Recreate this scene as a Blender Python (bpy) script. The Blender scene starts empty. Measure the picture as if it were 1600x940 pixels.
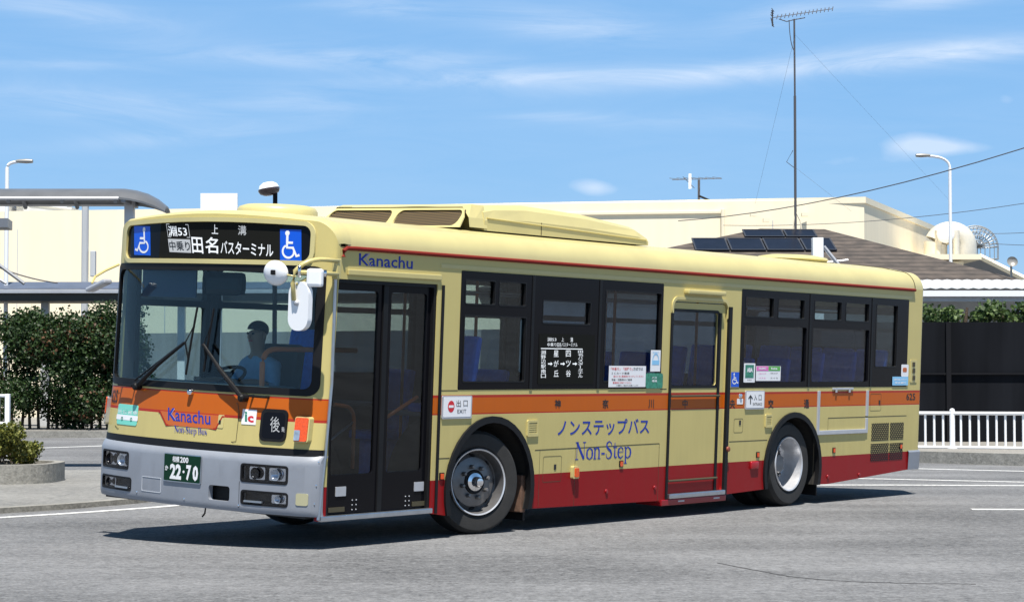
import bpy, bmesh, math, random
from mathutils import Vector, Matrix
from mathutils.geometry import delaunay_2d_cdt
random.seed(7)
R = math.radians
scn = bpy.context.scene
COL = scn.collection
# ------------------------------------------------------------------ camera, sky, sun, exposure
CAMZ = 1.365
FPX = 3294.92            # focal length in pixels of the 1600 px wide photograph
PITCH = math.atan(130 / FPX)
cam_d = bpy.data.cameras.new('camera')
cam = bpy.data.objects.new('camera', cam_d)
COL.objects.link(cam)
cam_d.sensor_fit = 'HORIZONTAL'
cam_d.sensor_width = 36
cam_d.lens = 36 * FPX / 1600
cam_d.clip_start = 0.1
cam_d.clip_end = 6000
cam.location = (0, 0, CAMZ)
cam.rotation_euler = (math.pi / 2 + PITCH, 0, 0)
scn.camera = cam

SUN_EL, SUN_AZ = R(68), R(176)          # azimuth clockwise from +Y: the sun stands behind the camera
world = bpy.data.worlds.new('World')
scn.world = world
world.use_nodes = True
wn = world.node_tree.nodes
wl = world.node_tree.links
wn.clear()
w_out = wn.new('ShaderNodeOutputWorld')
w_bg = wn.new('ShaderNodeBackground')
w_bg.inputs['Strength'].default_value = 0.052
sky = wn.new('ShaderNodeTexSky')
sky.sky_type = 'NISHITA'
sky.sun_disc = False
sky.sun_elevation = SUN_EL
sky.sun_rotation = SUN_AZ
sky.altitude = 0
sky.air_density = 1.0
sky.dust_density = 0.35
sky.ozone_density = 2.2
hs = wn.new('ShaderNodeHueSaturation')
hs.inputs['Saturation'].default_value = 1.03
hs.inputs['Value'].default_value = 1.27
base_blue = wn.new('ShaderNodeMix'); base_blue.data_type = 'RGBA'; base_blue.inputs[0].default_value = .6
wl.new(sky.outputs[0], base_blue.inputs[6]); base_blue.inputs[7].default_value = (2.35, 5.5, 10.2, 1)
wl.new(base_blue.outputs[2], hs.inputs['Color'])
# thin streaky cirrus: noise on the view direction, stretched sideways, gathered where the photo has its bands
tc = wn.new('ShaderNodeTexCoord')
sep = wn.new('ShaderNodeSeparateXYZ')
wl.new(tc.outputs['Generated'], sep.inputs[0])
def wmath(op, a, b=None, clamp=False):
    n = wn.new('ShaderNodeMath'); n.operation = op; n.use_clamp = clamp
    for i, q in enumerate((a, b)):
        if q is None: continue
        if isinstance(q, (int, float)): n.inputs[i].default_value = q
        else: wl.new(q, n.inputs[i])
    return n.outputs[0]
ax = wmath('ARCTAN2', sep.outputs[0], sep.outputs[1])      # azimuth
ez = wmath('ARCSINE', sep.outputs[2])                       # elevation
def band(a0, e0, sa, se, tilt=0.0, amp=1.0):
    da = wmath('SUBTRACT', ax, a0)
    de = wmath('SUBTRACT', wmath('SUBTRACT', ez, e0), wmath('MULTIPLY', da, tilt))
    q = wmath('ADD', wmath('POWER', wmath('ABSOLUTE', wmath('DIVIDE', da, sa)), 2.0), wmath('POWER', wmath('ABSOLUTE', wmath('DIVIDE', de, se)), 2.0))
    return wmath('MULTIPLY', wmath('EXPONENT', wmath('MULTIPLY', q, -1.0)), amp)
def AE(u, v):
    return math.atan((u - 800) / FPX), math.atan((600 - v) / FPX)
bands = []
for (u, v, su, sv, tl, am) in [(520, 92, 250, 17, -0.02, .75), (760, 122, 230, 12, 0.04, .8), (1180, 112, 300, 17, 0.07, .9), (1500, 90, 200, 18, 0.05, .8),
                               (80, 22, 150, 22, -0.12, .7), (600, 10, 90, 14, -.05, .6), (900, 40, 150, 26, -0.12, .6), (180, 170, 190, 26, -0.05, .55), (300, 215, 200, 14, .1, .4),
                               (470, 160, 90, 16, -.05, .45), (1230, 22, 110, 20, .2, .5), (1460, 8, 120, 14, .1, .7), (870, 181, 70, 7, 0, .4), (1040, 190, 160, 14, 0, .25),
                               (60, 110, 150, 9, .0, .3)]:
    a0, e0 = AE(u, v)
    bands.append(band(a0, e0, su / FPX, sv / FPX, tl, am))
acc = bands[0]
for b in bands[1:]: acc = wmath('ADD', acc, b)
cmb = wn.new('ShaderNodeCombineXYZ')
wl.new(wmath('MULTIPLY', ax, 7.0), cmb.inputs[0]); wl.new(wmath('MULTIPLY', ez, 44.0), cmb.inputs[1])
ns = wn.new('ShaderNodeTexNoise'); ns.inputs['Scale'].default_value = 1.3; ns.inputs['Detail'].default_value = 13; ns.inputs['Roughness'].default_value = .66; ns.inputs['Distortion'].default_value = 1.1
wl.new(cmb.outputs[0], ns.inputs['Vector'])
nn = wmath('MULTIPLY', wmath('SUBTRACT', ns.outputs['Fac'], 0.28), 2.3, True)
cir = wmath('MULTIPLY', wmath('MULTIPLY', acc, nn), 0.75, True)
cir = wmath('ADD', cir, wmath('MULTIPLY', nn, 0.07))
# two small cumulus puffs low over the roofs
cm2 = wn.new('ShaderNodeCombineXYZ')
wl.new(wmath('MULTIPLY', ax, 60.0), cm2.inputs[0]); wl.new(wmath('MULTIPLY', ez, 110.0), cm2.inputs[1])
n2 = wn.new('ShaderNodeTexNoise'); n2.inputs['Scale'].default_value = 1.0; n2.inputs['Detail'].default_value = 7
wl.new(cm2.outputs[0], n2.inputs['Vector'])
puffs = None
for (u, v, su, sv, tl, am) in [(1440, 232, 55, 17, -.02, 1.0), (1500, 238, 60, 10, -.02, .5), (926, 292, 38, 14, -.1, .75), (1575, 165, 22, 12, 0, .35), (1340, 255, 90, 12, 0, .25)]:
    a0, e0 = AE(u, v)
    q = band(a0, e0, su / FPX, sv / FPX, tl, am)
    puffs = q if puffs is None else wmath('ADD', puffs, q)
pf = wmath('MULTIPLY', wmath('SUBTRACT', wmath('ADD', puffs, wmath('MULTIPLY', n2.outputs['Fac'], .5)), .48), 1.6, True)
cl = wmath('ADD', cir, wmath('MULTIPLY', pf, .6), True)
mx = wn.new('ShaderNodeMix'); mx.data_type = 'RGBA'
wl.new(cl, mx.inputs[0]); wl.new(hs.outputs[0], mx.inputs[6]); mx.inputs[7].default_value = (10.0, 11.3, 13.2, 1)
dim = wn.new('ShaderNodeMapRange'); dim.inputs[1].default_value = .24; dim.inputs[2].default_value = .7; dim.inputs[3].default_value = 1.0; dim.inputs[4].default_value = .24
wl.new(sep.outputs[2], dim.inputs[0])
vm = wn.new('ShaderNodeVectorMath'); vm.operation = 'SCALE'; wl.new(mx.outputs[2], vm.inputs[0]); wl.new(dim.outputs[0], vm.inputs['Scale'])
wl.new(vm.outputs[0], w_bg.inputs['Color'])
wl.new(w_bg.outputs[0], w_out.inputs['Surface'])

sun_d = bpy.data.lights.new('sun', 'SUN')
sun_d.energy = 5.0
sun_d.angle = R(0.53)
sun_d.color = (1, .955, .88)
sun = bpy.data.objects.new('sun', sun_d)
COL.objects.link(sun)
sd = Vector((math.sin(SUN_AZ) * math.cos(SUN_EL), math.cos(SUN_AZ) * math.cos(SUN_EL), math.sin(SUN_EL)))
sun.rotation_euler = sd.to_track_quat('Z', 'Y').to_euler()
sun.location = (0, -10, 30)
scn.view_settings.view_transform = 'Standard'
scn.view_settings.look = 'None'
scn.view_settings.exposure = 0.66
scn.view_settings.gamma = 1
scn.render.engine = 'CYCLES'
scn.cycles.max_bounces = 8
scn.cycles.transparent_max_bounces = 24
scn.cycles.use_denoising = True

# ------------------------------------------------------------------ measuring helpers
cp, sp = math.cos(PITCH), math.sin(PITCH)
def ray(u, v):
    x, y, z = (u - 800) / FPX, 1.0, -(v - 470) / FPX
    return Vector((x, cp * y - sp * z, sp * y + cp * z))
def B(u, v, Y):                     # world point at distance Y in front of the camera position
    d = ray(u, v); t = Y / d.y
    return Vector((d.x * t, Y, CAMZ + d.z * t))
def G(u, v, z=0.0):                 # world point on the ground
    d = ray(u, v); t = (z - CAMZ) / d.z
    return Vector((d.x * t, d.y * t, z))
BM = Matrix(((0.60113, -0.79837, 0.0354, -1.64262), (0.79915, 0.60041, -0.02952, 17.41965), (0.00231, 0.04604, 0.99894, -0.09313), (0, 0, 0, 1)))
# bus frame: x = from the nose backwards, y = from the door side across, z = up
BI = BM.inverted()
CB = BI @ Vector((0, 0, CAMZ))
BI3 = BI.to_3x3()
def S(u, v, y=0.0):
    d = BI3 @ ray(u, v); t = (y - CB.y) / d.y
    p = CB + d * t
    return (p.x, p.z)
W = 2.6
L = 11.0
RX, RC = 11.07, .08
def lean(z):
    return .1 * (z - 1.4) if z < 1.4 else .035 * (z - 1.4)
def xf(y, z):
    t = min(1, abs(y - W / 2) / (W / 2))
    return -.12 + .18 * t * t + .08 * (1 - math.sqrt(max(0, 1 - t ** 10))) + lean(z)
def FP(u, v, dx=0.0):               # (y, z) on the nose of the bus
    d = BI3 @ ray(u, v); x = 0.03
    for _ in range(30):
        t = (x - CB.x) / d.x; p = CB + d * t
        x = .6 * x + .4 * (xf(p.y, p.z) + dx)
    return (p.y, p.z)
def bus_ground(x, y):               # bus-frame z of the ground
    return (0.09313 - .00231 * x - .04604 * y) / .99894

# ------------------------------------------------------------------ materials
def mat(name, col, rough=.5, metal=0.0, coat=0.0, var=0.0, vscale=3.0, bump=0.0, bscale=60.0, emit=None, estr=0.0, spec=.5, dirt=None):
    m = bpy.data.materials.new(name); m.use_nodes = True
    nt = m.node_tree; n = nt.nodes; l = nt.links
    b = n['Principled BSDF']
    b.inputs['Base Color'].default_value = (*col, 1)
    b.inputs['Roughness'].default_value = rough
    b.inputs['Metallic'].default_value = metal
    b.inputs['Coat Weight'].default_value = coat
    b.inputs['Coat Roughness'].default_value = .06
    b.inputs['Specular IOR Level'].default_value = spec
    co = n.new('ShaderNodeTexCoord')
    if var:
        t = n.new('ShaderNodeTexNoise'); t.inputs['Scale'].default_value = vscale; t.inputs['Detail'].default_value = 6; t.inputs['Roughness'].default_value = .6
        l.new(co.outputs['Object'], t.inputs['Vector'])
        r = n.new('ShaderNodeValToRGB')
        r.color_ramp.elements[0].position = .3; r.color_ramp.elements[1].position = .7
        d0 = dirt or tuple(c * (1 - var) for c in col)
        r.color_ramp.elements[0].color = (*[a * (1 - var) + q * var for a, q in zip(col, d0)], 1) if dirt else (*d0, 1)
        r.color_ramp.elements[1].color = (*[min(1, c * (1 + var * .5)) for c in col], 1)
        l.new(t.outputs['Fac'], r.inputs['Fac']); l.new(r.outputs[0], b.inputs['Base Color'])
    if bump:
        t = n.new('ShaderNodeTexNoise'); t.inputs['Scale'].default_value = bscale; t.inputs['Detail'].default_value = 4
        l.new(co.outputs['Object'], t.inputs['Vector'])
        u = n.new('ShaderNodeBump'); u.inputs['Strength'].default_value = bump; u.inputs['Distance'].default_value = .02
        l.new(t.outputs['Fac'], u.inputs['Height']); l.new(u.outputs[0], b.inputs['Normal'])
    if emit:
        b.inputs['Emission Color'].default_value = (*emit, 1); b.inputs['Emission Strength'].default_value = estr
    return m
def glass(name, tint, rough=.01, refl=1.0):
    m = bpy.data.materials.new(name); m.use_nodes = True
    nt = m.node_tree; n = nt.nodes; l = nt.links
    for q in list(n):
        if q.type == 'BSDF_PRINCIPLED': n.remove(q)
    out = [q for q in n if q.type == 'OUTPUT_MATERIAL'][0]
    tr = n.new('ShaderNodeBsdfTransparent'); tr.inputs[0].default_value = (*tint, 1)
    gl = n.new('ShaderNodeBsdfGlossy'); gl.inputs['Roughness'].default_value = rough
    fr = n.new('ShaderNodeLayerWeight'); fr.inputs['Blend'].default_value = .5
    pw = n.new('ShaderNodeMath'); pw.operation = 'POWER'; pw.inputs[1].default_value = 5
    l.new(fr.outputs['Facing'], pw.inputs[0])
    mu = n.new('ShaderNodeMath'); mu.operation = 'MULTIPLY_ADD'; mu.inputs[1].default_value = .9 * refl; mu.inputs[2].default_value = .035 * refl
    l.new(pw.outputs[0], mu.inputs[0])
    co = n.new('ShaderNodeTexCoord')
    t = n.new('ShaderNodeTexNoise'); t.inputs['Scale'].default_value = 1.6; t.inputs['Detail'].default_value = 2
    l.new(co.outputs['Object'], t.inputs['Vector'])
    bu = n.new('ShaderNodeBump'); bu.inputs['Strength'].default_value = .08; bu.inputs['Distance'].default_value = .01
    l.new(t.outputs['Fac'], bu.inputs['Height']); l.new(bu.outputs[0], gl.inputs['Normal'])
    mi = n.new('ShaderNodeMixShader')
    l.new(mu.outputs[0], mi.inputs[0]); l.new(tr.outputs[0], mi.inputs[1]); l.new(gl.outputs[0], mi.inputs[2]); l.new(mi.outputs[0], out.inputs['Surface'])
    return m
CREAM = (.56, .475, .19)
ORANGE = (.52, .112, .008)
RED = (.27, .003, .008)
LINE = (.40, .03, .018)
def livery(name, stops, rough=.32):
    m = bpy.data.materials.new(name); m.use_nodes = True
    nt = m.node_tree; n = nt.nodes; l = nt.links; b = n['Principled BSDF']
    co = n.new('ShaderNodeTexCoord'); se = n.new('ShaderNodeSeparateXYZ'); l.new(co.outputs['Object'], se.inputs[0])
    mu = n.new('ShaderNodeMath'); mu.operation = 'DIVIDE'; mu.inputs[1].default_value = 3.0; l.new(se.outputs[2], mu.inputs[0])
    r = n.new('ShaderNodeValToRGB'); cr = r.color_ramp; cr.interpolation = 'CONSTANT'
    cr.elements[0].position = 0; cr.elements[0].color = (*stops[0][1], 1)
    cr.elements[1].position = stops[1][0] / 3; cr.elements[1].color = (*stops[1][1], 1)
    for z, c in stops[2:]:
        e = cr.elements.new(z / 3); e.color = (*c, 1)
    l.new(mu.outputs[0], r.inputs['Fac'])
    # road film: brownish dust thickest low down, streaked vertically
    mp = n.new('ShaderNodeMapping'); mp.inputs['Scale'].default_value = (9, 9, 1.1); l.new(co.outputs['Object'], mp.inputs[0])
    t = n.new('ShaderNodeTexNoise'); t.inputs['Scale'].default_value = 1.2; t.inputs['Detail'].default_value = 8; t.inputs['Roughness'].default_value = .65
    l.new(mp.outputs[0], t.inputs['Vector'])
    g = n.new('ShaderNodeMapRange'); g.inputs[1].default_value = 2.2; g.inputs[2].default_value = .2; g.inputs[3].default_value = .06; g.inputs[4].default_value = .26
    l.new(se.outputs[2], g.inputs[0])
    m2 = n.new('ShaderNodeMath'); m2.operation = 'MULTIPLY'; l.new(t.outputs['Fac'], m2.inputs[0]); l.new(g.outputs[0], m2.inputs[1])
    x = n.new('ShaderNodeMix'); x.data_type = 'RGBA'; l.new(m2.outputs[0], x.inputs[0]); l.new(r.outputs[0], x.inputs[6]); x.inputs[7].default_value = (.09, .05, .03, 1)
    l.new(x.outputs[2], b.inputs['Base Color'])
    b.inputs['Roughness'].default_value = rough
    b.inputs['Coat Weight'].default_value = .0; b.inputs['Specular IOR Level'].default_value = .16
    t3 = n.new('ShaderNodeTexNoise'); t3.inputs['Scale'].default_value = 2.2; t3.inputs['Detail'].default_value = 1
    l.new(co.outputs['Object'], t3.inputs['Vector'])
    bu = n.new('ShaderNodeBump'); bu.inputs['Strength'].default_value = .15; bu.inputs['Distance'].default_value = .03
    l.new(t3.outputs['Fac'], bu.inputs['Height']); l.new(bu.outputs[0], b.inputs['Normal'])
    return m
M = {}
M['side'] = livery('side_livery', [(0, RED), (.603, CREAM), (1.172, LINE), (1.188, ORANGE), (1.335, LINE), (1.352, CREAM)])
M['front'] = livery('front_livery', [(0, CREAM), (.5, CREAM), (1.135, LINE), (1.15, ORANGE), (1.315, LINE), (1.33, CREAM)])
M['roof'] = mat('roof_paint', (.56, .49, .22), .42, coat=.1, var=.14, vscale=1.6, dirt=(.25, .21, .13))
M['cream'] = mat('cream_paint', CREAM, .35, coat=.2, var=.06, vscale=4)
M['orange'] = mat('orange_paint', ORANGE, .35, coat=.2)
M['line'] = mat('red_line', (.34, .02, .014), .5, spec=.2)
M['red'] = mat('red_paint', RED, .4, coat=.2, var=.1, vscale=6)
M['bumper'] = mat('bumper_grey', (.235, .255, .295), .42, coat=.1, var=.15, vscale=3, dirt=(.13, .12, .11))
M['black'] = mat('black_rubber', (.010, .010, .011), .5, var=.2, vscale=5, spec=.2)
M['gloss'] = mat('black_gloss', (.006, .006, .008), .15, spec=.12)
M['lined'] = mat('panel_gap', (.06, .05, .025), .7)
M['alu'] = mat('brushed_aluminium', (.55, .56, .58), .35, 1.0, var=.1, vscale=12)
M['silver'] = mat('satin_grey_metal', (.5, .51, .54), .35, .3, var=.1)
M['chrome'] = mat('chrome', (.8, .8, .82), .08, 1.0)
M['wheel'] = mat('wheel_steel', (.17, .17, .175), .4, .5, var=.4, vscale=8, dirt=(.10, .08, .06))
M['rim'] = mat('rim_silver', (.60, .61, .64), .35, .5, var=.3, vscale=6, dirt=(.22, .19, .16))
M['tyre'] = mat('tyre_rubber', (.022, .021, .02), .75, var=.3, vscale=7, bump=.2, bscale=120)
M['dark'] = mat('dark_interior', (.035, .037, .042), .7)
M['under'] = mat('underbody', (.02, .018, .016), .9, var=.3)
M['grey'] = mat('interior_grey', (.22, .23, .24), .6)
M['white'] = mat('white_paint', (.85, .86, .88), .3, coat=.2)
M['stick_w'] = mat('sticker_white', (.82, .82, .84), .4)
M['blue'] = mat('sign_blue', (.0, .085, .62), .35)
M['navy'] = mat('lettering_blue', (.02, .045, .33), .5, spec=.2)
M['ltblue'] = mat('sticker_sky_blue', (.25, .55, .82), .4)
M['pink'] = mat('sticker_pink', (.75, .16, .5), .4)
M['green'] = mat('sticker_green', (.10, .42, .06), .4)
M['teal'] = mat('sticker_teal', (.04, .26, .17), .35, var=.5, vscale=40)
M['mint'] = mat('sticker_mint', (.18, .62, .5), .4)
M['plate'] = mat('plate_green', (.004, .032, .015), .4, spec=.15)
M['ink'] = mat('black_ink', (.012, .012, .015), .5)
M['redink'] = mat('red_ink', (.6, .02, .03), .5)
M['seat'] = mat('seat_blue', (.02, .20, .92), .75, var=.25, vscale=20)
M['pole'] = mat('handrail_orange', (.72, .16, .03), .3, coat=.4)
M['amber'] = mat('amber_lens', (.80, .085, .0), .15, coat=.6, var=.25, vscale=60)
M['redlens'] = mat('red_lens', (.36, .004, .01), .35, coat=.1)
M['lens'] = mat('clear_lens', (.55, .58, .62), .08, .6, var=.4, vscale=30)
M['led'] = mat('led_lit', (.3, .3, .3), .5, emit=(.72, .77, .82), estr=.6)
M['ledb'] = mat('led_board', (.010, .010, .008), .7, spec=.1)
M['leddim'] = mat('led_dim', (.12, .12, .12), .5, emit=(.5, .53, .56), estr=.5)
M['glass'] = glass('window_glass', (.68, .75, .77), refl=1.3)
M['glassx'] = glass('door_glass', (.50, .56, .59), refl=1.3)
M['glassd'] = glass('tinted_glass', (.60, .64, .70), refl=1.2)
M['wind'] = glass('windscreen_glass', (.80, .89, .91), refl=.8)
M['clear'] = glass('lens_glass', (.9, .92, .95))
M['skin'] = mat('skin', (.45, .26, .17), .5)
M['shirt'] = mat('shirt_blue', (.30, .48, .66), .8, var=.15, vscale=12)
M['hair'] = mat('hair', (.012, .01, .009), .6)
M['cap'] = mat('cap_navy', (.02, .025, .05), .6)
M['visor'] = mat('sun_visor_blue', (.012, .03, .08), .4)

# ------------------------------------------------------------------ object helpers
def finish(bm, name, m, parent=None, smooth=False, base=None):
    if base is None and parent is not None: base = BASE.get(parent.name)
    if base is not None: bmesh.ops.translate(bm, verts=bm.verts, vec=-base)
    me = bpy.data.meshes.new(name)
    bm.to_mesh(me); bm.free()
    me.materials.append(m)
    o = bpy.data.objects.new(name, me); COL.objects.link(o)
    if parent is not None: o.parent = parent
    if smooth:
        for p in me.polygons: p.use_smooth = True
        if smooth is not True:
            try: me.set_sharp_from_angle(angle=R(smooth))
            except Exception: pass
    return o
BASE = {}
def thing(name, label, cat, loc=(0, 0, 0), group=None):
    o = bpy.data.objects.new(name, None); COL.objects.link(o)
    o.location = loc; o.empty_display_size = .2
    o['label'] = label; o['category'] = cat
    if group: o['group'] = group
    BASE[o.name] = Vector(loc)
    return o
def tag(o, label, cat, group=None):
    o['label'] = label; o['category'] = cat
    if group: o['group'] = group
    return o
def struct(o):
    o['kind'] = 'structure'; return o
def single(bm, name, m, label, cat, loc, group=None, smooth=False):
    o = finish(bm, name, m, None, smooth, Vector(loc)); o.location = loc
    return tag(o, label, cat, group)
def rrect(u0, v0, u1, v1, r=0.0, n=5):
    if u0 > u1: u0, u1 = u1, u0
    if v0 > v1: v0, v1 = v1, v0
    if r <= 0: return [(u0, v0), (u1, v0), (u1, v1), (u0, v1)]
    r = min(r, (u1 - u0) * .499, (v1 - v0) * .499)
    out = []
    for cx, cy, a in ((u1 - r, v0 + r, -90), (u1 - r, v1 - r, 0), (u0 + r, v1 - r, 90), (u0 + r, v0 + r, 180)):
        for i in range(n + 1):
            t = R(a + 90 * i / n); out.append((cx + r * math.cos(t), cy + r * math.sin(t)))
    return out
def circ(cx, cy, r, n=24, ry=None):
    return [(cx + r * math.cos(2 * math.pi * i / n), cy + (ry or r) * math.sin(2 * math.pi * i / n)) for i in range(n)]
def side_map(u, v, d): return Vector((u, -d, v))
def far_map(u, v, d): return Vector((u, W + d, v))
def front_map(u, v, d): return Vector((xf(u, v) - d, u, v))
def inpoly(x, y, lp):
    r = False; j = len(lp) - 1
    for i in range(len(lp)):
        xi, yi, xj, yj = lp[i][0], lp[i][1], lp[j][0], lp[j][1]
        if (yi > y) != (yj > y) and x < (xj - xi) * (y - yi) / (yj - yi) + xi: r = not r
        j = i
    return r
def sheet(bm, fm, outer, holes=(), d0=0.0, d1=.01, cu=None, cv=None):
    if cu is None and CURVED.get(fm): cu = FCU
    """flat outline with holes, cut along cu/cv lines, bent by fm and given thickness d0..d1"""
    loops = [outer] + list(holes)
    b = bmesh.new()
    pts, eds = [], []
    for lp in loops:
        k0 = len(pts); pts += [Vector((p[0], p[1])) for p in lp]
        eds += [(k0 + i, k0 + (i + 1) % len(lp)) for i in range(len(lp))]
    cv_, ce_, cf_ = delaunay_2d_cdt(pts, eds, [], 0, 1e-6)[:3]
    vs = [b.verts.new((p.x, p.y, 0)) for p in cv_]
    for t in cf_:
        cx_ = sum(cv_[i].x for i in t) / 3; cy_ = sum(cv_[i].y for i in t) / 3
        if not inpoly(cx_, cy_, outer) or any(inpoly(cx_, cy_, h) for h in holes): continue
        try: b.faces.new([vs[i] for i in t])
        except ValueError: pass
    bmesh.ops.delete(b, geom=[v for v in b.verts if not v.link_faces], context='VERTS')
    for axis, cuts in ((0, cu), (1, cv)):
        for c in cuts or ():
            co = Vector((c, 0, 0)) if axis == 0 else Vector((0, c, 0)); no = Vector((1, 0, 0)) if axis == 0 else Vector((0, 1, 0))
            bmesh.ops.bisect_plane(b, geom=b.verts[:] + b.edges[:] + b.faces[:], plane_co=co, plane_no=no, dist=1e-6)
    b.verts.ensure_lookup_table(); b.verts.index_update()
    top = {v.index: bm.verts.new(fm(v.co.x, v.co.y, d1)) for v in b.verts}
    flat = abs(d1 - d0) < 1e-9
    if not flat: bot = {v.index: bm.verts.new(fm(v.co.x, v.co.y, d0)) for v in b.verts}
    fl = []
    for f in b.faces:
        ids = [v.index for v in f.verts]
        fl.append(bm.faces.new([top[i] for i in ids]))
        if not flat: fl.append(bm.faces.new([bot[i] for i in reversed(ids)]))
    if not flat:
        for e in b.edges:
            if len(e.link_faces) == 1:
                i, j = e.verts[0].index, e.verts[1].index
                fl.append(bm.faces.new([top[i], top[j], bot[j], bot[i]]))
    b.free()
    bmesh.ops.recalc_face_normals(bm, faces=fl)
    return bm
def NB(): return bmesh.new()
CURVED = {front_map: True}
FCU = [W / 2] + [W / 2 + s * W / 2 * q for s in (-1, 1) for q in (.05, .1, .15, .2, .25, .3, .35, .45, .5, .55, .65, .4, .6, .7, .78, .84, .88, .91, .935, .955, .97, .98, .988, .994, .998)]
FCV = [.5, .7, .9, 1.1, 1.3, 1.4, 1.6, 1.9, 2.2, 2.5, 2.7]
def plate(name, fm, poly, m, parent, d0=0.0, d1=.006, holes=(), cuts=None, smooth=False):
    if cuts is None and fm is front_map: cuts = FCU
    return finish(sheet(NB(), fm, poly, holes, d0, d1, cuts), name, m, parent, smooth)
def box(bm, c, s, rot=None, bev=0.0):
    r = bmesh.ops.create_cube(bm, size=1.0)
    vs = r['verts']
    bmesh.ops.scale(bm, vec=s, verts=vs)
    if bev:
        es = list({e for v in vs for e in v.link_edges})
        r2 = bmesh.ops.bevel(bm, geom=es, offset=bev, segments=2, affect='EDGES', profile=.6)
        vs = list({v for f in r2['faces'] for v in f.verts} | {v for v in vs if v.is_valid})
    if rot is not None: bmesh.ops.rotate(bm, verts=vs, cent=(0, 0, 0), matrix=rot)
    bmesh.ops.translate(bm, verts=vs, vec=c)
    return bm
def box2(bm, a, b, bev=0.0):
    a, b = Vector(a), Vector(b)
    return box(bm, (a + b) / 2, [abs(q) for q in (b - a)], None, bev)
def tube(bm, pts, r, n=8, r2=None):
    pts = [Vector(p) for p in pts]
    rings = []
    up = Vector((0, 0, 1))
    for i, p in enumerate(pts):
        a = pts[i] - pts[i - 1] if i else pts[1] - pts[0]
        c = pts[i + 1] - pts[i] if i < len(pts) - 1 else a
        d = (a.normalized() + c.normalized()).normalized()
        q = up if abs(d.z) < .95 else Vector((1, 0, 0))
        s = d.cross(q).normalized(); t = s.cross(d).normalized()
        rr = r if r2 is None else r + (r2 - r) * i / (len(pts) - 1)
        rings.append([bm.verts.new(p + (s * math.cos(2 * math.pi * k / n) + t * math.sin(2 * math.pi * k / n)) * rr) for k in range(n)])
    for a, b in zip(rings, rings[1:]):
        for k in range(n): bm.faces.new([a[k], a[(k + 1) % n], b[(k + 1) % n], b[k]])
    bm.faces.new(list(reversed(rings[0]))); bm.faces.new(rings[-1])
    return bm
def arc(p0, p1, p2, n=6):
    p0, p1, p2 = Vector(p0), Vector(p1), Vector(p2)
    return [p0 * (1 - t) ** 2 + p1 * 2 * t * (1 - t) + p2 * t * t for t in [i / n for i in range(n + 1)]]
def lathe(bm, prof, n=40, mtx=None):
    """prof: (radius, height) pairs, spun around local z"""
    rings = []
    for r, h in prof:
        rings.append([bm.verts.new((r * math.cos(2 * math.pi * k / n), r * math.sin(2 * math.pi * k / n), h)) for k in range(n)] if r > 1e-6 else [bm.verts.new((0, 0, h))])
    for a, b in zip(rings, rings[1:]):
        for k in range(n):
            if len(a) == 1: f = [a[0], b[(k + 1) % n], b[k]]
            elif len(b) == 1: f = [a[k], a[(k + 1) % n], b[0]]
            else: f = [a[k], a[(k + 1) % n], b[(k + 1) % n], b[k]]
            bm.faces.new(f)
    if mtx is not None: bmesh.ops.transform(bm, matrix=mtx, verts=[v for r in rings for v in r])
    return bm
def text_into(bm, body, fm, tl, tr, bl, d, bold=0.0, shear=0.0, stretch=True):
    """writes body into the parallelogram tl, tr, bl of a surface"""
    c = bpy.data.curves.new('lettering', 'FONT'); c.body = body; c.offset = bold; c.resolution_u = 2
    o = bpy.data.objects.new('lettering', c)
    COL.objects.link(o); bpy.context.view_layer.update()
    me = bpy.data.meshes.new_from_object(o.evaluated_get(bpy.context.evaluated_depsgraph_get()))
    xs = [v.co.x for v in me.vertices]; ys = [v.co.y for v in me.vertices]
    x0, x1, y0, y1 = min(xs), max(xs), min(ys), max(ys)
    vs = []
    for v in me.vertices:
        a = (v.co.x - x0) / (x1 - x0); b = 1 - (v.co.y - y0) / (y1 - y0)
        u = tl[0] + (tr[0] - tl[0]) * a + (bl[0] - tl[0]) * b
        w = tl[1] + (tr[1] - tl[1]) * a + (bl[1] - tl[1]) * b
        vs.append(bm.verts.new(fm(u, w, d)))
    for p in me.polygons:
        try: bm.faces.new([vs[i] for i in p.vertices])
        except ValueError: pass
    bpy.data.objects.remove(o); bpy.data.meshes.remove(me); bpy.data.curves.remove(c)
    return bm
def text(name, body, fm, tl, tr, bl, m, parent, d=.004, bold=0.0):
    return finish(text_into(NB(), body, fm, tl, tr, bl, d, bold), name, m, parent)
def stroke(bm, fm, pts, w, d):
    """broad pen line on a surface; w may be a list of widths"""
    ws = w if isinstance(w, (list, tuple)) else [w] * len(pts)
    pts = [Vector((p[0], p[1])) for p in pts]; prev = None
    for i, p in enumerate(pts):
        a = pts[i] - pts[i - 1] if i else pts[1] - pts[0]
        c = pts[i + 1] - pts[i] if i < len(pts) - 1 else a
        t = (a.normalized() + c.normalized())
        t = t.normalized() if t.length > 1e-6 else a.normalized()
        n = Vector((-t.y, t.x)) * ws[i] / 2
        cur = (bm.verts.new(fm(p.x + n.x, p.y + n.y, d)), bm.verts.new(fm(p.x - n.x, p.y - n.y, d)))
        if prev: bm.faces.new([prev[0], prev[1], cur[1], cur[0]])
        prev = cur
    return bm
def quadmap(tl, tr, bl):
    def f(a, b):                    # a: 0..1 along, b: 0..1 down
        return (tl[0] + (tr[0] - tl[0]) * a + (bl[0] - tl[0]) * b, tl[1] + (tr[1] - tl[1]) * a + (bl[1] - tl[1]) * b)
    return f
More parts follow.
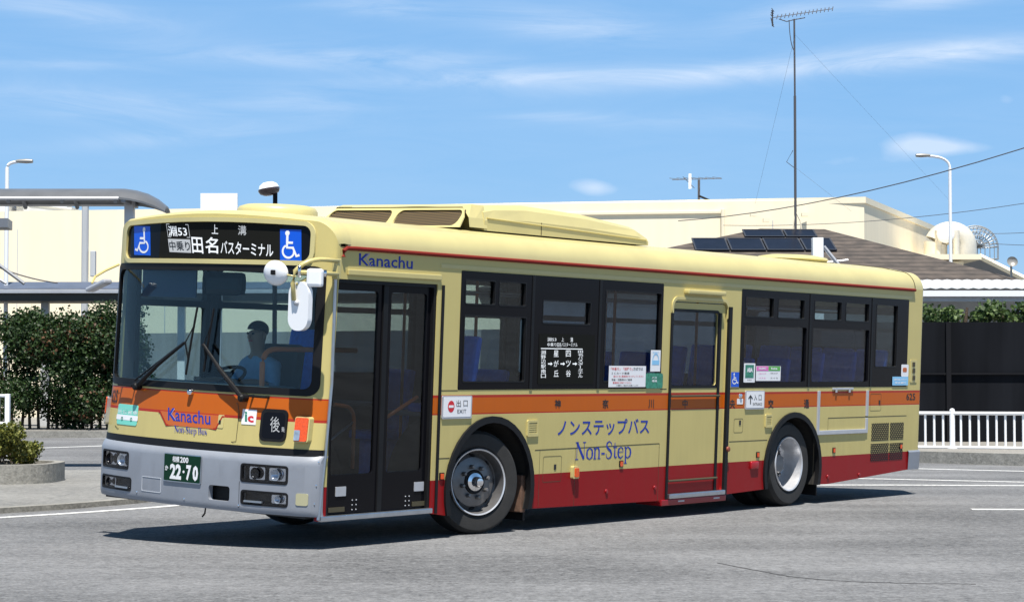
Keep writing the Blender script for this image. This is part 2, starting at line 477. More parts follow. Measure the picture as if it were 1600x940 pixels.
def wheelchair(bm, fm, q, d, flip=False, w=.01):
    def P(a, b): return q(1 - a if flip else a, b)
    hx = P(.36, .12)
    sheet(bm, fm, circ(hx[0], hx[1], w * 1.0, 12), (), d, d)
    stroke(bm, fm, [P(.36, .14), P(.35, .40), P(.34, .58), P(.62, .58), P(.78, .84), P(.92, .80)], w, d)
    stroke(bm, fm, [P(.36, .42), P(.62, .42)], w * .9, d)
    pts = []
    for i in range(15):
        t = R(115 + i * 250 / 14)
        pts.append(P(.40 + .27 * math.cos(t), .70 - .2 * math.sin(t)))
    stroke(bm, fm, pts, w * .8, d)
    return bm

# ================================================================== THE SETTING
def ground_mat(name, c0, c1, big=.35, fine=90, bump=.5, cracks=True, rough=.85):
    m = bpy.data.materials.new(name); m.use_nodes = True
    nt = m.node_tree; n = nt.nodes; l = nt.links; b = n['Principled BSDF']
    co = n.new('ShaderNodeTexCoord')
    def noise(s, d=4, r=.6, vec=None):
        t = n.new('ShaderNodeTexNoise'); t.inputs['Scale'].default_value = s; t.inputs['Detail'].default_value = d; t.inputs['Roughness'].default_value = r
        l.new(vec or co.outputs['Object'], t.inputs['Vector']); return t.outputs['Fac']
    def mth(op, a, c):
        q = n.new('ShaderNodeMath'); q.operation = op
        for i, z in enumerate((a, c)):
            if isinstance(z, (int, float)): q.inputs[i].default_value = z
            else: l.new(z, q.inputs[i])
        return q.outputs[0]
    mp = n.new('ShaderNodeMapping'); mp.inputs['Rotation'].default_value = (0, 0, R(-37)); mp.inputs['Scale'].default_value = (.25, 1.6, 1)
    l.new(co.outputs['Object'], mp.inputs[0])
    f1 = noise(fine, 3, .7); f2 = noise(big, 5, .6); f3 = noise(.7, 4, .6, mp.outputs[0]); f4 = noise(9, 4, .7)
    f5 = noise(fine * .33, 2, .8)
    s = mth('ADD', mth('MULTIPLY', f1, .42), mth('ADD', mth('MULTIPLY', f5, .3), mth('ADD', mth('MULTIPLY', f2, .27), mth('ADD', mth('MULTIPLY', f3, .17), mth('MULTIPLY', f4, .2)))))
    r = n.new('ShaderNodeValToRGB'); r.color_ramp.elements[0].position = .53; r.color_ramp.elements[1].position = .79
    r.color_ramp.elements[0].color = (*c0, 1); r.color_ramp.elements[1].color = (*c1, 1)
    l.new(s, r.inputs['Fac'])
    colr = r.outputs[0]
    if cracks:
        v = n.new('ShaderNodeTexVoronoi'); v.feature = 'DISTANCE_TO_EDGE'; v.inputs['Scale'].default_value = .22
        ds = n.new('ShaderNodeMix'); ds.data_type = 'VECTOR'; ds.inputs[0].default_value = .12
        tn = n.new('ShaderNodeTexNoise'); tn.inputs['Scale'].default_value = 1.2; tn.inputs['Detail'].default_value = 6
        l.new(co.outputs['Object'], tn.inputs['Vector']); l.new(co.outputs['Object'], ds.inputs[4]); l.new(tn.outputs['Color'], ds.inputs[5]); l.new(ds.outputs[1], v.inputs['Vector'])
        cr = n.new('ShaderNodeMapRange'); cr.inputs[1].default_value = 0; cr.inputs[2].default_value = .004; cr.inputs[3].default_value = .35; cr.inputs[4].default_value = 0
        l.new(v.outputs['Distance'], cr.inputs[0])
        ck = mth('MULTIPLY', cr.outputs[0], mth('GREATER_THAN', f2, .52))
        x = n.new('ShaderNodeMix'); x.data_type = 'RGBA'; l.new(ck, x.inputs[0]); l.new(colr, x.inputs[6]); x.inputs[7].default_value = (.04, .04, .045, 1)
        colr = x.outputs[2]
    l.new(colr, b.inputs['Base Color'])
    b.inputs['Roughness'].default_value = rough
    u = n.new('ShaderNodeBump'); u.inputs['Strength'].default_value = bump; u.inputs['Distance'].default_value = .012
    l.new(mth('ADD', f1, f5), u.inputs['Height']); l.new(u.outputs[0], b.inputs['Normal'])
    return m
M['asphalt'] = ground_mat('asphalt', (.034, .035, .038), (.235, .238, .245), fine=38, bump=1.0)
M['pave'] = ground_mat('concrete_pavement', (.17, .165, .15), (.30, .285, .26), fine=40, bump=.4, cracks=False)
M['island'] = ground_mat('worn_concrete', (.10, .10, .097), (.27, .265, .25), fine=34, bump=.5)
M['kerb'] = ground_mat('kerb_concrete', (.15, .145, .13), (.32, .31, .28), fine=30, bump=.5, cracks=False)
M['earth'] = ground_mat('bare_earth', (.05, .035, .02), (.12, .085, .055), fine=25, bump=.8, cracks=False)
def paint_mat():
    m = mat('road_paint', (.72, .72, .70), .6)
    nt = m.node_tree; n = nt.nodes; l = nt.links; b = n['Principled BSDF']
    t = n.new('ShaderNodeTexNoise'); t.inputs['Scale'].default_value = 14; t.inputs['Detail'].default_value = 8; t.inputs['Roughness'].default_value = .75
    co = n.new('ShaderNodeTexCoord'); l.new(co.outputs['Object'], t.inputs['Vector'])
    r = n.new('ShaderNodeValToRGB'); r.color_ramp.elements[0].position = .36; r.color_ramp.elements[1].position = .5
    r.color_ramp.elements[0].color = (.32, .32, .32, 1); r.color_ramp.elements[1].color = (.74, .74, .72, 1)
    l.new(t.outputs['Fac'], r.inputs['Fac']); l.new(r.outputs[0], b.inputs['Base Color'])
    return m
M['paint'] = paint_mat()

def poly_slab(name, pts, z0, z1, m):
    bm = NB()
    fm = lambda u, v, d: Vector((u, v, d))
    sheet(bm, fm, [(p[0], p[1]) for p in pts], (), z0, z1)
    return finish(bm, name, m)
struct(poly_slab('road', [(-900, -300), (900, -300), (900, 2500), (-900, 2500)], -.3, 0, M['asphalt']))
def path_strip(bm, pts, w, z0, z1):
    pts = [Vector((p[0], p[1])) for p in pts]
    lft, rgt = [], []
    for i, p in enumerate(pts):
        a = pts[i] - pts[i - 1] if i else pts[1] - pts[0]
        c = pts[i + 1] - pts[i] if i < len(pts) - 1 else a
        t = (a.normalized() + c.normalized()).normalized(); n = Vector((-t.y, t.x)) * w / 2
        lft.append(p + n); rgt.append(p - n)
    fm = lambda u, v, d: Vector((u, v, d))
    return sheet(bm, fm, [(q.x, q.y) for q in rgt + lft[::-1]], (), z0, z1)
def curve_pts(pts, n=8):
    pts = [Vector((p[0], p[1])) for p in pts]; out = []
    for i in range(len(pts) - 1):
        p0, p1, p2, p3 = pts[max(i - 1, 0)], pts[i], pts[i + 1], pts[min(i + 2, len(pts) - 1)]
        for k in range(n):
            t = k / n
            out.append(.5 * ((2 * p1) + (p2 - p0) * t + (2 * p0 - 5 * p1 + 4 * p2 - p3) * t * t + (3 * p1 - p0 - 3 * p2 + p3) * t ** 3))
    out.append(pts[-1]); return out
# left island: kerb and pavement
near = curve_pts([G(-260, 822), G(-60, 806), G(0, 801), G(120, 793), G(230, 783), G(300, 773), G(350, 762)])
far = [G(365, 750), G(300, 741), G(155, 738), G(-260, 738)]
struct(poly_slab('pavement', [*near, *far], 0, .045, M['island']))
struct(finish(path_strip(NB(), [p + Vector((0, -.0)) for p in near], .15, .0, .06), 'kerb', M['kerb']))
bm = NB()
path_strip(bm, curve_pts([G(-260, 826), G(-60, 812), G(0, 808.5), G(150, 799), G(290, 788), G(420, 772)]), .13, .002, .006)
path_strip(bm, [G(66, 699.5), G(155, 696.5), G(300, 691)], .22, .002, .006)
path_strip(bm, [G(1100, 728), G(1433, 732), G(1600, 736), G(1800, 741)], .16, .002, .006)
path_strip(bm, [G(1150, 757.5), G(1400, 757.5), G(1600, 758.5), G(1800, 760)], .15, .002, .006)
path_strip(bm, [G(1150, 744), G(1380, 748), G(1600, 753), G(1800, 757)], .14, .002, .006)
path_strip(bm, [G(1518, 795.5), G(1800, 796.5)], .16, .002, .006)
struct(finish(bm, 'road_marking', M['paint']))
bm = NB()
cr = curve_pts([G(1122, 879), G(1200, 894), G(1250, 902), G(1330, 908), G(1430, 911), G(1525, 912)], 10)
cr = [p + Vector((random.uniform(-.006, .006), random.uniform(-.014, .014))) for p in cr]
path_strip(bm, cr, .018, .001, .003)
struct(finish(bm, 'road_crack', mat('crack_filler', (.075, .075, .077), .9, var=.6, vscale=14)))
# far left kerb and verge, right kerb and pavement
struct(poly_slab('verge', [G(-400, 681), G(160, 679), G(700, 676), G(900, 674), G(900, 645), G(-400, 645)], 0, .13, M['pave']))
kf = [G(-400, 686), G(160, 683), G(700, 679), G(900, 677)]
struct(finish(path_strip(NB(), kf, .3, 0, .17), 'far_kerb', M['kerb']))
kr = [G(900, 712), G(1433, 722), G(1600, 727), G(2000, 738)]
struct(finish(path_strip(NB(), kr, .2, 0, .2), 'right_kerb', M['kerb']))
struct(poly_slab('footpath', [*kr, G(2000, 660), G(900, 660)], 0, .17, M['pave']))

# ---------------------------------------------------------------- buildings
def wall_mat(name, col, var=.05, rough=.8, stripes=0.0):
    m = mat(name, col, rough)
    nt = m.node_tree; n = nt.nodes; l = nt.links; b = n['Principled BSDF']
    co = n.new('ShaderNodeTexCoord')
    mp = n.new('ShaderNodeMapping'); mp.inputs['Scale'].default_value = (1.5, 1.5, .15); l.new(co.outputs['Object'], mp.inputs[0])
    t = n.new('ShaderNodeTexNoise'); t.inputs['Scale'].default_value = 1.5; t.inputs['Detail'].default_value = 7; l.new(mp.outputs[0], t.inputs['Vector'])
    r = n.new('ShaderNodeValToRGB'); r.color_ramp.elements[0].position = .3; r.color_ramp.elements[1].position = .65
    r.color_ramp.elements[0].color = (*[c * (1 - var * 2) for c in col], 1); r.color_ramp.elements[1].color = (*[min(.95, c * (1 + var)) for c in col], 1)
    l.new(t.outputs['Fac'], r.inputs['Fac']); l.new(r.outputs[0], b.inputs['Base Color'])
    if stripes:
        w = n.new('ShaderNodeTexWave'); w.wave_type = 'BANDS'; w.bands_direction = 'X'; w.inputs['Scale'].default_value = stripes
        l.new(co.outputs['Object'], w.inputs['Vector'])
        u = n.new('ShaderNodeBump'); u.inputs['Strength'].default_value = .35; u.inputs['Distance'].default_value = .05
        l.new(w.outputs['Fac'], u.inputs['Height']); l.new(u.outputs[0], b.inputs['Normal'])
    return m
M['wall'] = wall_mat('cream_wall', (.90, .80, .60), .02)
M['trim'] = mat('wall_trim', (.86, .77, .58), .6, var=.03)
M['wgrey'] = wall_mat('grey_wall', (.30, .31, .32), .12)
M['lgrey'] = wall_mat('pale_grey_wall', (.5, .52, .54), .06)
M['tile'] = None
def prism(bm, pts, z0, z1):
    fm = lambda u, v, d: Vector((u, v, d))
    return sheet(bm, fm, [(p[0], p[1]) for p in pts], (), z0, z1)
bz = B(1352, 312, 75).z
def XY(u, Y): p = B(u, 600, Y); return Vector((p.x, p.y))
c0, c1, c2 = XY(-420, 84), XY(0, 80), XY(1352, 75)
c3 = XY(1465, 89.5); c4 = XY(1560, 105)
wh = thing('warehouse', 'long cream walled flat roofed building behind the bus, its corner at the right', 'building', (c2.x, c2.y, 0))
finish(prism(NB(), [c1 + (c0 - c1), c1, c2, c3, c3 + Vector((-8, 30)), c0 + Vector((0, 30))], 0, bz), 'wall', M['wall'], wh)
bm = NB()
def off(p, q, z0, z1, o0, o1):       # band proud of a wall from p to q
    d = (q - p).normalized(); n = Vector((d.y, -d.x))
    return prism(bm, [p + n * o0, q + n * o0, q + n * o1, p + n * o1], z0, z1)
off(c0, c2 + (c2 - c0).normalized() * .05, bz - .12, bz + .10, .003, .06)
off(c2, c3, bz - .12, bz + .10, .003, .06)
finish(bm, 'coping', M['trim'], wh)
bm = NB()
e0 = c1 + (c2 - c1) * .58; e1 = c1 + (c2 - c1) * .845
off(e0, e1, bz - .42, bz - .34, .003, .07)
finish(bm, 'eave_ledge', M['trim'], wh)
bm = NB()
dn = (c2 - c1).normalized(); nn_ = Vector((dn.y, -dn.x))
for f in (.845,):
    q = c1 + (c2 - c1) * f + nn_ * .12
    tube(bm, [(q.x, q.y, bz - .3), (q.x, q.y, bz - 2.2), (q.x, q.y, .5)], .07)
finish(bm, 'downpipe', M['trim'], wh)
for f in (.02, .10, .2, .45, .9):
    q = c1 + (c2 - c1) * f + nn_ * .008
    b_ = NB(); box(b_, (q.x, q.y, bz / 2 - .2), (.03, .014, bz - 1.0), Matrix.Rotation(math.atan2(dn.y, dn.x), 3, 'Z'))
    finish(b_, 'wall_joint', M['lgrey'], wh)
for u in (1176, 1256, 1196):
    p = B(u, 336 if u != 1196 else 345, 75.3); b_ = NB(); box(b_, (p.x, p.y - .2, p.z), (.22, .2, .12)); finish(b_, 'wall_vent', M['trim'], wh)
# roof pieces seen over the parapet at the left
p = B(30, 326, 92)
rb = NB(); box2(rb, (B(-40, 326, 92).x, 90, bz), (B(26, 326, 92).x, 96, B(0, 322, 92).z)); o = single(rb, 'roof_housing', M['white'], 'low white housing on the roof above the left end of the cream building', 'roof housing', (B(-10, 326, 92).x, 92, bz))
rb = NB()
box2(rb, (B(34, 326, 92).x, 91, bz), (B(112, 326, 92).x, 95, B(0, 323, 92).z))
q0, q1 = B(34, 320, 91), B(45, 319, 91)
prism(rb, [(B(34, 0, 92).x, 90.6), (B(48, 0, 92).x, 90.6), (B(48, 0, 92).x, 95), (B(34, 0, 92).x, 95)], B(0, 324, 92).z, B(0, 319, 92).z)
tube(rb, [B(46, 319, 91), B(112, 327, 91)], .06)
single(rb, 'skylight', M['lgrey'], 'grey and white sloping skylight on the roof left of the bus shelter post', 'skylight', (B(70, 320, 92).x, 92, bz))
# square white board above the bus nose
sb = thing('signboard', 'blank square white board standing above the roofline over the bus nose', 'sign board', (B(342, 330, 60).x, 60, 0))
b_ = NB(); a, c = B(313, 302, 60), B(371, 330, 60); box2(b_, (a.x, 60, c.z - .3), (c.x, 60.12, a.z), .01); finish(b_, 'board', M['white'], sb)
b_ = NB(); tube(b_, [((a.x + c.x) / 2, 60.25, 0), ((a.x + c.x) / 2, 60.25, a.z - .3)], .08); finish(b_, 'post', M['silver'], sb)

# tiled house with hip roof
def tile_mat():
    m = mat('roof_tile', (.13, .10, .085), .65)
    nt = m.node_tree; n = nt.nodes; l = nt.links; b = n['Principled BSDF']
    co = n.new('ShaderNodeTexCoord')
    w = n.new('ShaderNodeTexWave'); w.wave_type = 'BANDS'; w.bands_direction = 'Z'; w.wave_profile = 'SAW'; w.inputs['Scale'].default_value = 2.6; w.inputs['Distortion'].default_value = .15; w.inputs['Detail'].default_value = 1
    l.new(co.outputs['Object'], w.inputs['Vector'])
    t = n.new('ShaderNodeTexNoise'); t.inputs['Scale'].default_value = 3; t.inputs['Detail'].default_value = 6; l.new(co.outputs['Object'], t.inputs['Vector'])
    r = n.new('ShaderNodeValToRGB'); r.color_ramp.elements[0].position = .3; r.color_ramp.elements[1].position = .7
    r.color_ramp.elements[0].color = (.062, .052, .046, 1); r.color_ramp.elements[1].color = (.135, .108, .09, 1)
    l.new(t.outputs['Fac'], r.inputs['Fac'])
    x = n.new('ShaderNodeMix'); x.data_type = 'RGBA'; x.blend_type = 'MULTIPLY'; x.inputs[0].default_value = .55
    l.new(r.outputs[0], x.inputs[6]); l.new(w.outputs['Color'], x.inputs[7]); l.new(x.outputs[2], b.inputs['Base Color'])
    u = n.new('ShaderNodeBump'); u.inputs['Strength'].default_value = .9; u.inputs['Distance'].default_value = .05
    l.new(w.outputs['Fac'], u.inputs['Height']); l.new(u.outputs[0], b.inputs['Normal'])
    return m
M['tile'] = tile_mat()
hz0 = 3.75
HY = 56
hs_ = thing('tiled_house', 'single storey house with brown tiled hip roof behind the rear of the bus', 'house', (B(1250, 440, HY).x, HY, 0))
EL, ER = B(745, 440, 52), B(1640, 440, 52)
RL, RR = B(1188, 357, 58), B(1288, 358, 58)
bk = 12
ev = [Vector((EL.x, 52, hz0)), Vector((ER.x, 52, hz0)), Vector((ER.x, 52 + bk, hz0)), Vector((EL.x, 52 + bk, hz0))]
bm = NB()
vv = [bm.verts.new(p) for p in ev] + [bm.verts.new((RL.x, 58, RL.z)), bm.verts.new((RR.x, 58, RR.z))]
lo = [bm.verts.new(p - Vector((0, 0, .12))) for p in ev]
for f in ((0, 1, 5, 4), (1, 2, 5), (2, 3, 4, 5), (3, 0, 4)): bm.faces.new([vv[i] for i in f])
for i in range(4): bm.faces.new([lo[i], lo[(i + 1) % 4], vv[(i + 1) % 4], vv[i]])
bm.faces.new(lo[::-1])
bmesh.ops.recalc_face_normals(bm, faces=bm.faces)
rf = finish(bm, 'roof', M['tile'], hs_)
bm = NB()
M['ridge'] = mat('ridge_tile', (.22, .19, .17), .6, var=.2, vscale=5)
tube(bm, [vv_ for vv_ in (ev[0] + Vector((0, 0, .02)), Vector((RL.x, 58, RL.z)), Vector((RR.x, 58, RR.z)), ev[1] + Vector((0, 0, .02)))], .13, 6)
tube(bm, [Vector((RR.x, 58, RR.z)), ev[2]], .13, 6)
finish(bm, 'ridge_capping', M['ridge'], rf)
BASE[rf.name] = BASE[hs_.name]
bm = NB(); box2(bm, (EL.x + .7, 52.8, 0), (ER.x - .7, 52 + bk - .7, hz0 - .05)); finish(bm, 'wall', M['lgrey'], hs_)
def on_roof(u, v, up=.06):          # point on the front slope of the hip roof
    n = Vector((0, -(RL.z - hz0), 6.0)).normalized()
    d = ray(u, v); p0 = Vector((0, 52, hz0))
    t = (p0 - Vector((0, 0, CAMZ))).dot(n) / d.dot(n)
    return Vector((0, 0, CAMZ)) + d * t + n * up, n
M['pv'] = mat('solar_cell', (.009, .010, .018), .35, spec=.25, var=.3, vscale=3)
M['pvf'] = mat('solar_frame', (.06, .062, .07), .4, .3)
def slopept(x, s, up):
    n = Vector((0, -(RL.z - hz0), 6.0)).normalized(); g = Vector((0, 6.0, RL.z - hz0))
    return Vector((x, 52, hz0)) + g * s + n * up
rows = [(.58, .79, [(1082, 1135), (1137, 1191), (1193, 1250), (1252, 1300)]), (.82, .95, [(1160, 1222), (1224, 1272)])]
for s0, s1, cols in rows:
    for u0, u1 in cols:
        Y0 = 52 + 6 * (s0 + s1) / 2
        xa, xb = B(u0, 0, Y0).x, B(u1, 0, Y0).x
        t_ = tag(finish(NB(), 'solar_panel', M['pv']), '', '') if False else None
        bm = NB(); sheet(bm, lambda a, s, d: slopept(a, s, d), rrect(xa, s0, xb, s1), (), .02, .05)
        pv = finish(bm, 'solar_panel', M['pv'], hs_)
        bm = NB(); sheet(bm, lambda a, s, d: slopept(a, s, d), rrect(xa, s0, xb, s1), [rrect(xa + .04, s0 + .01, xb - .04, s1 - .01)], .051, .058)
        BASE[pv.name] = BASE[hs_.name]
        finish(bm, 'panel_frame', M['pvf'], pv)
# white steel post with brace, right of the rear vent
gp = thing('steel_post', 'square white steel post with grey diagonal braces above the bus rear', 'post', (B(1278, 400, 46).x, 46, 0))
b_ = NB(); a, c = B(1270, 371, 46), B(1287, 414, 46); box2(b_, (a.x, 46, 0), (c.x, 46.25, a.z), .01); finish(b_, 'post', M['white'], gp)
b_ = NB(); tube(b_, [B(1287, 385, 46.1), B(1312, 416, 46.1), B(1345, 460, 46.1)], .045, 6); finish(b_, 'brace', M['silver'], gp)
b_ = NB(); tube(b_, [B(1288, 410, 46.1), B(1325, 406, 46.1)], .02, 6); finish(b_, 'brace', M['silver'], gp)

# carport with white corrugated roof and black screen wall
cpY = 47
M['corr'] = wall_mat('corrugated_sheet', (.66, .69, .72), .06, .5)
cpt = thing('carport', 'long open shelter with white corrugated roof beyond the right hand railing', 'shelter', (B(1520, 460, cpY).x, cpY, 0))
bm = NB()
x0, x1 = B(1180, 450, cpY).x, B(1900, 450, cpY).x
zf, zb_ = B(0, 449, cpY).z, B(0, 437, cpY + 4).z
n = int((x1 - x0) / .06); rowsv = []
for i in range(n + 1):
    x = x0 + (x1 - x0) * i / n; h = .012 * math.sin(i * .06 / .24 * 2 * math.pi)
    rowsv.append((bm.verts.new((x, cpY, zf + h)), bm.verts.new((x, cpY + 4, zb_ + h)), bm.verts.new((x, cpY + 4, zb_ + h - .02)), bm.verts.new((x, cpY, zf + h - .02))))
for a, b in zip(rowsv, rowsv[1:]):
    for k in range(4): bm.faces.new([a[k], b[k], b[(k + 1) % 4], a[(k + 1) % 4]])
bmesh.ops.recalc_face_normals(bm, faces=bm.faces)
finish(bm, 'corrugated_roof', M['corr'], cpt)
bm = NB(); box2(bm, (x0, cpY - .08, B(0, 463, cpY).z), (x1, cpY + .02, B(0, 454, cpY).z)); finish(bm, 'gutter', M['white'], cpt)
bm = NB(); box2(bm, (x0, cpY + .2, B(0, 470, cpY).z), (x1, cpY + .32, B(0, 458, cpY).z)); finish(bm, 'beam', M['silver'], cpt)
for u in (1400, 1590, 1780):
    b_ = NB(); q = B(u, 470, cpY + .4); box2(b_, (q.x - .06, cpY + .35, 0), (q.x + .06, cpY + .47, B(0, 462, cpY).z)); finish(b_, 'post', M['silver'], cpt)
bm = NB(); box2(bm, (x0, cpY + 4.05, 0), (x1, cpY + 4.2, B(0, 446, cpY + 4.1).z)); finish(bm, 'back_wall', M['lgrey'], cpt)
M['blk'] = wall_mat('black_sheet', (.010, .011, .014), .2, .9); M['blk'].node_tree.nodes['Principled BSDF'].inputs['Specular IOR Level'].default_value = .05
sw = thing('screen_wall', 'tall black sheet fence behind the white railing on the right', 'fence', (B(1520, 600, 44).x, 44, 0))
bm = NB(); xa, xb = B(1150, 600, 44).x, B(1900, 600, 44).x; ztop = B(0, 503, 44).z
box2(bm, (xa, 44, .17), (xb, 44.05, ztop)); finish(bm, 'sheet', M['blk'], sw)
M['blk2'] = mat('black_post', (.008, .008, .010), .6, spec=.15)
for u in (1210, 1340, 1482, 1625, 1770):
    b_ = NB(); q = B(u, 600, 43.95); box2(b_, (q.x - .05, 43.9, .17), (q.x + .05, 43.995, ztop)); finish(b_, 'post', M['blk2'], sw)
b_ = NB(); box2(b_, (xa, 43.93, B(0, 585, 44).z), (xb, 43.99, B(0, 582, 44).z)); finish(b_, 'rail', M['blk2'], sw)

# ---------------------------------------------------------------- vegetation
def leaf_mat(name, dark, light, rough=.55, transl=.25):
    m = mat(name, light, rough)
    nt = m.node_tree; n = nt.nodes; l = nt.links; b = n['Principled BSDF']
    gi = n.new('ShaderNodeNewGeometry')
    r = n.new('ShaderNodeValToRGB'); r.color_ramp.elements[0].color = (*dark, 1); r.color_ramp.elements[1].color = (*light, 1)
    l.new(gi.outputs['Random Per Island'], r.inputs['Fac']); l.new(r.outputs[0], b.inputs['Base Color'])
    out = [q for q in n if q.type == 'OUTPUT_MATERIAL'][0]
    tl = n.new('ShaderNodeBsdfTranslucent'); l.new(r.outputs[0], tl.inputs[0])
    mi = n.new('ShaderNodeMixShader'); mi.inputs[0].default_value = transl
    l.new(b.outputs[0], mi.inputs[1]); l.new(tl.outputs[0], mi.inputs[2]); l.new(mi.outputs[0], out.inputs['Surface'])
    return m
M['leaf'] = leaf_mat('hedge_leaf', (.008, .026, .006), (.042, .085, .018))
M['leafy'] = leaf_mat('shrub_leaf', (.05, .075, .012), (.22, .22, .04))
M['leafr'] = leaf_mat('reddish_leaf', (.05, .03, .015), (.16, .07, .03))
M['leafl'] = leaf_mat('light_leaf', (.02, .05, .012), (.11, .17, .045))
M['bark'] = mat('bark', (.09, .065, .045), .9, var=.4, vscale=12, bump=.8, bscale=30)
def leaf(bm, p, s, up=.4):
    d = Vector((random.gauss(0, 1), random.gauss(0, 1), random.gauss(0, 1) + up)).normalized()
    a = d.orthogonal().normalized(); a = Matrix.Rotation(random.uniform(0, 6.28), 3, d) @ a
    c = d.cross(a)
    l_ = s * random.uniform(.7, 1.4); w = l_ * .42
    v = [bm.verts.new(p - a * l_ * .5), bm.verts.new(p + c * w + d * l_ * .08), bm.verts.new(p + a * l_ * .5), bm.verts.new(p - c * w + d * l_ * .08)]
    bm.faces.new(v)
def crown(bm, blobs, count, s):
    tot = sum(b[1] ** 2 for b in blobs)
    for c, r, sq in blobs:
        for _ in range(int(count * r * r / tot)):
            d = Vector((random.gauss(0, 1), random.gauss(0, 1), random.gauss(0, 1))).normalized()
            rr = r * random.random() ** .35 * random.uniform(.8, 1.12)
            leaf(bm, c + Vector((d.x * rr, d.y * rr, d.z * rr * sq)), s)
hd = thing('hedge', 'dense dark green clipped hedge along the verge left of the bus', 'hedge', (B(90, 660, 58).x, 58, .13))
bm = NB(); bm2 = NB(); blobs = []
hx0, hx1 = B(-140, 600, 58).x, B(212, 600, 58).x
for i in range(90):
    x = random.uniform(hx0, hx1); z = random.uniform(.5, 2.9); y = 58 + random.uniform(-.5, .9)
    blobs.append((Vector((x, y, z)), random.uniform(.45, .8), .85))
for i in range(22):
    x = hx0 + (hx1 - hx0) * i / 21; blobs.append((Vector((x, 58.3, 2.75 + .3 * math.sin(i * 1.9) + random.uniform(-.25, .45))), random.uniform(.2, .62), random.uniform(.7, 1.3)))
crown(bm, blobs, 75000, .085)
crown(bm2, random.sample(blobs, 25), 4000, .085)
finish(bm, 'foliage', M['leaf'], hd); finish(bm2, 'new_growth', M['leafr'], hd)
bm = NB()
for i in range(26):
    x = hx0 + (hx1 - hx0) * (i + .5) / 26; y = 58.4 + random.uniform(-.2, .2)
    tube(bm, [(x, y, 0), (x + random.uniform(-.1, .1), y, 1.2), (x + random.uniform(-.3, .3), y, 2.6)], .05, 5, .015)
finish(bm, 'stems', M['bark'], hd)
# planter with yellowish shrub
pl = thing('planter', 'round edged raised concrete planter on the island at the left edge', 'planter', (*G(-20, 750).xy, .045))
pc = G(-55, 745, .1); prx = (G(80, 748, .1).x - pc.x)
ring = [(pc.x + prx * math.copysign(abs(math.cos(t)) ** .55, math.cos(t)), pc.y + 1.0 * math.copysign(abs(math.sin(t)) ** .7, math.sin(t))) for t in [2 * math.pi * i / 48 for i in range(48)]]
inn = [((x - pc.x) * .9 + pc.x, (y - pc.y) * .84 + pc.y) for x, y in ring]
fmz = lambda u, v, d: Vector((u, v, d))
finish(sheet(NB(), fmz, ring, [inn], .04, .30), 'kerb_ring', M['kerb'], pl)
finish(sheet(NB(), fmz, inn, (), .04, .25), 'soil', M['earth'], pl)
sh = thing('shrub', 'low yellowish green bush growing in the concrete planter', 'shrub', (pc.x, pc.y, .25))
bm = NB(); blobs = []
for i in range(40):
    a = random.uniform(0, 6.28); q = random.random() ** .5
    x = pc.x + (prx - .15) * q * math.cos(a); y = pc.y + .75 * q * math.sin(a)
    hgt = 1.0 * (1 - .75 * max(0, (x - pc.x) / prx) ** 1.5)
    blobs.append((Vector((x, y, .33 + random.uniform(.05, 1) * hgt * .62)), random.uniform(.13, .24), .8))
crown(bm, blobs, 15000, .042)
finish(bm, 'foliage', M['leafy'], sh)
bm = NB()
for i in range(18):
    a = random.uniform(0, 6.28); x = pc.x + prx * .5 * math.cos(a); y = pc.y + .5 * math.sin(a)
    tube(bm, [(x, y, .3), (x + random.uniform(-.2, .2), y + random.uniform(-.1, .1), .8)], .012, 5, .005)
finish(bm, 'stems', M['bark'], sh)
def tree(label, u, v0, v1, Y, rad, m, n, grp=None, s=.1, spread=1.0):
    base = Vector((B(u, 600, Y).x, Y, 0.13)); ztop = B(u, v0, Y).z; zlow = B(u, v1, Y).z
    t = thing('tree', label, 'tree', base, grp)
    bm = NB(); blobs = []
    for i in range(14):
        c = Vector((base.x + random.uniform(-1, 1) * rad * spread, Y + random.uniform(-.5, .5) * rad, random.uniform(zlow + rad * .2, ztop - rad * .25)))
        blobs.append((c, rad * random.uniform(.25, .45), .8))
        tube(bm, arc(base + Vector((0, 0, zlow * .6)), base + Vector((0, 0, zlow)), c), .04, 5, .01)
    tube(bm, [base, base + Vector((.05, 0, zlow * .4)), base + Vector((0, 0, zlow * .8)), base + Vector((.1, 0, ztop - .3))], .11, 7, .03)
    finish(bm, 'trunk', M['bark'], t)
    bm = NB(); crown(bm, blobs, n, s); finish(bm, 'crown', m, t)
    return t
tree('loose light green tree rising between carport roof and black fence, nearest the bus', 1505, 468, 512, 45.6, .7, M['leafl'], 900, s=.10, spread=1.1)
tree('sparse tree with yellowish leaves behind the black fence at the right edge', 1585, 466, 512, 45.8, .6, M['leafl'], 700, s=.10)
tree('small dark green bush topping the black fence just right of the bus', 1470, 488, 512, 45.3, .3, M['leaf'], 350)
# low grey wall seen through the windscreen
lw = NB(); a, c = B(196, 600, 66), B(900, 600, 60)
prism(lw, [(a.x, a.y), (c.x, c.y), (c.x, c.y + .3), (a.x, a.y + .3)], .13, 2.95)
single(lw, 'boundary_wall', M['wgrey'], 'plain grey boundary wall glimpsed through the bus windows', 'wall', (a.x, a.y, .13))

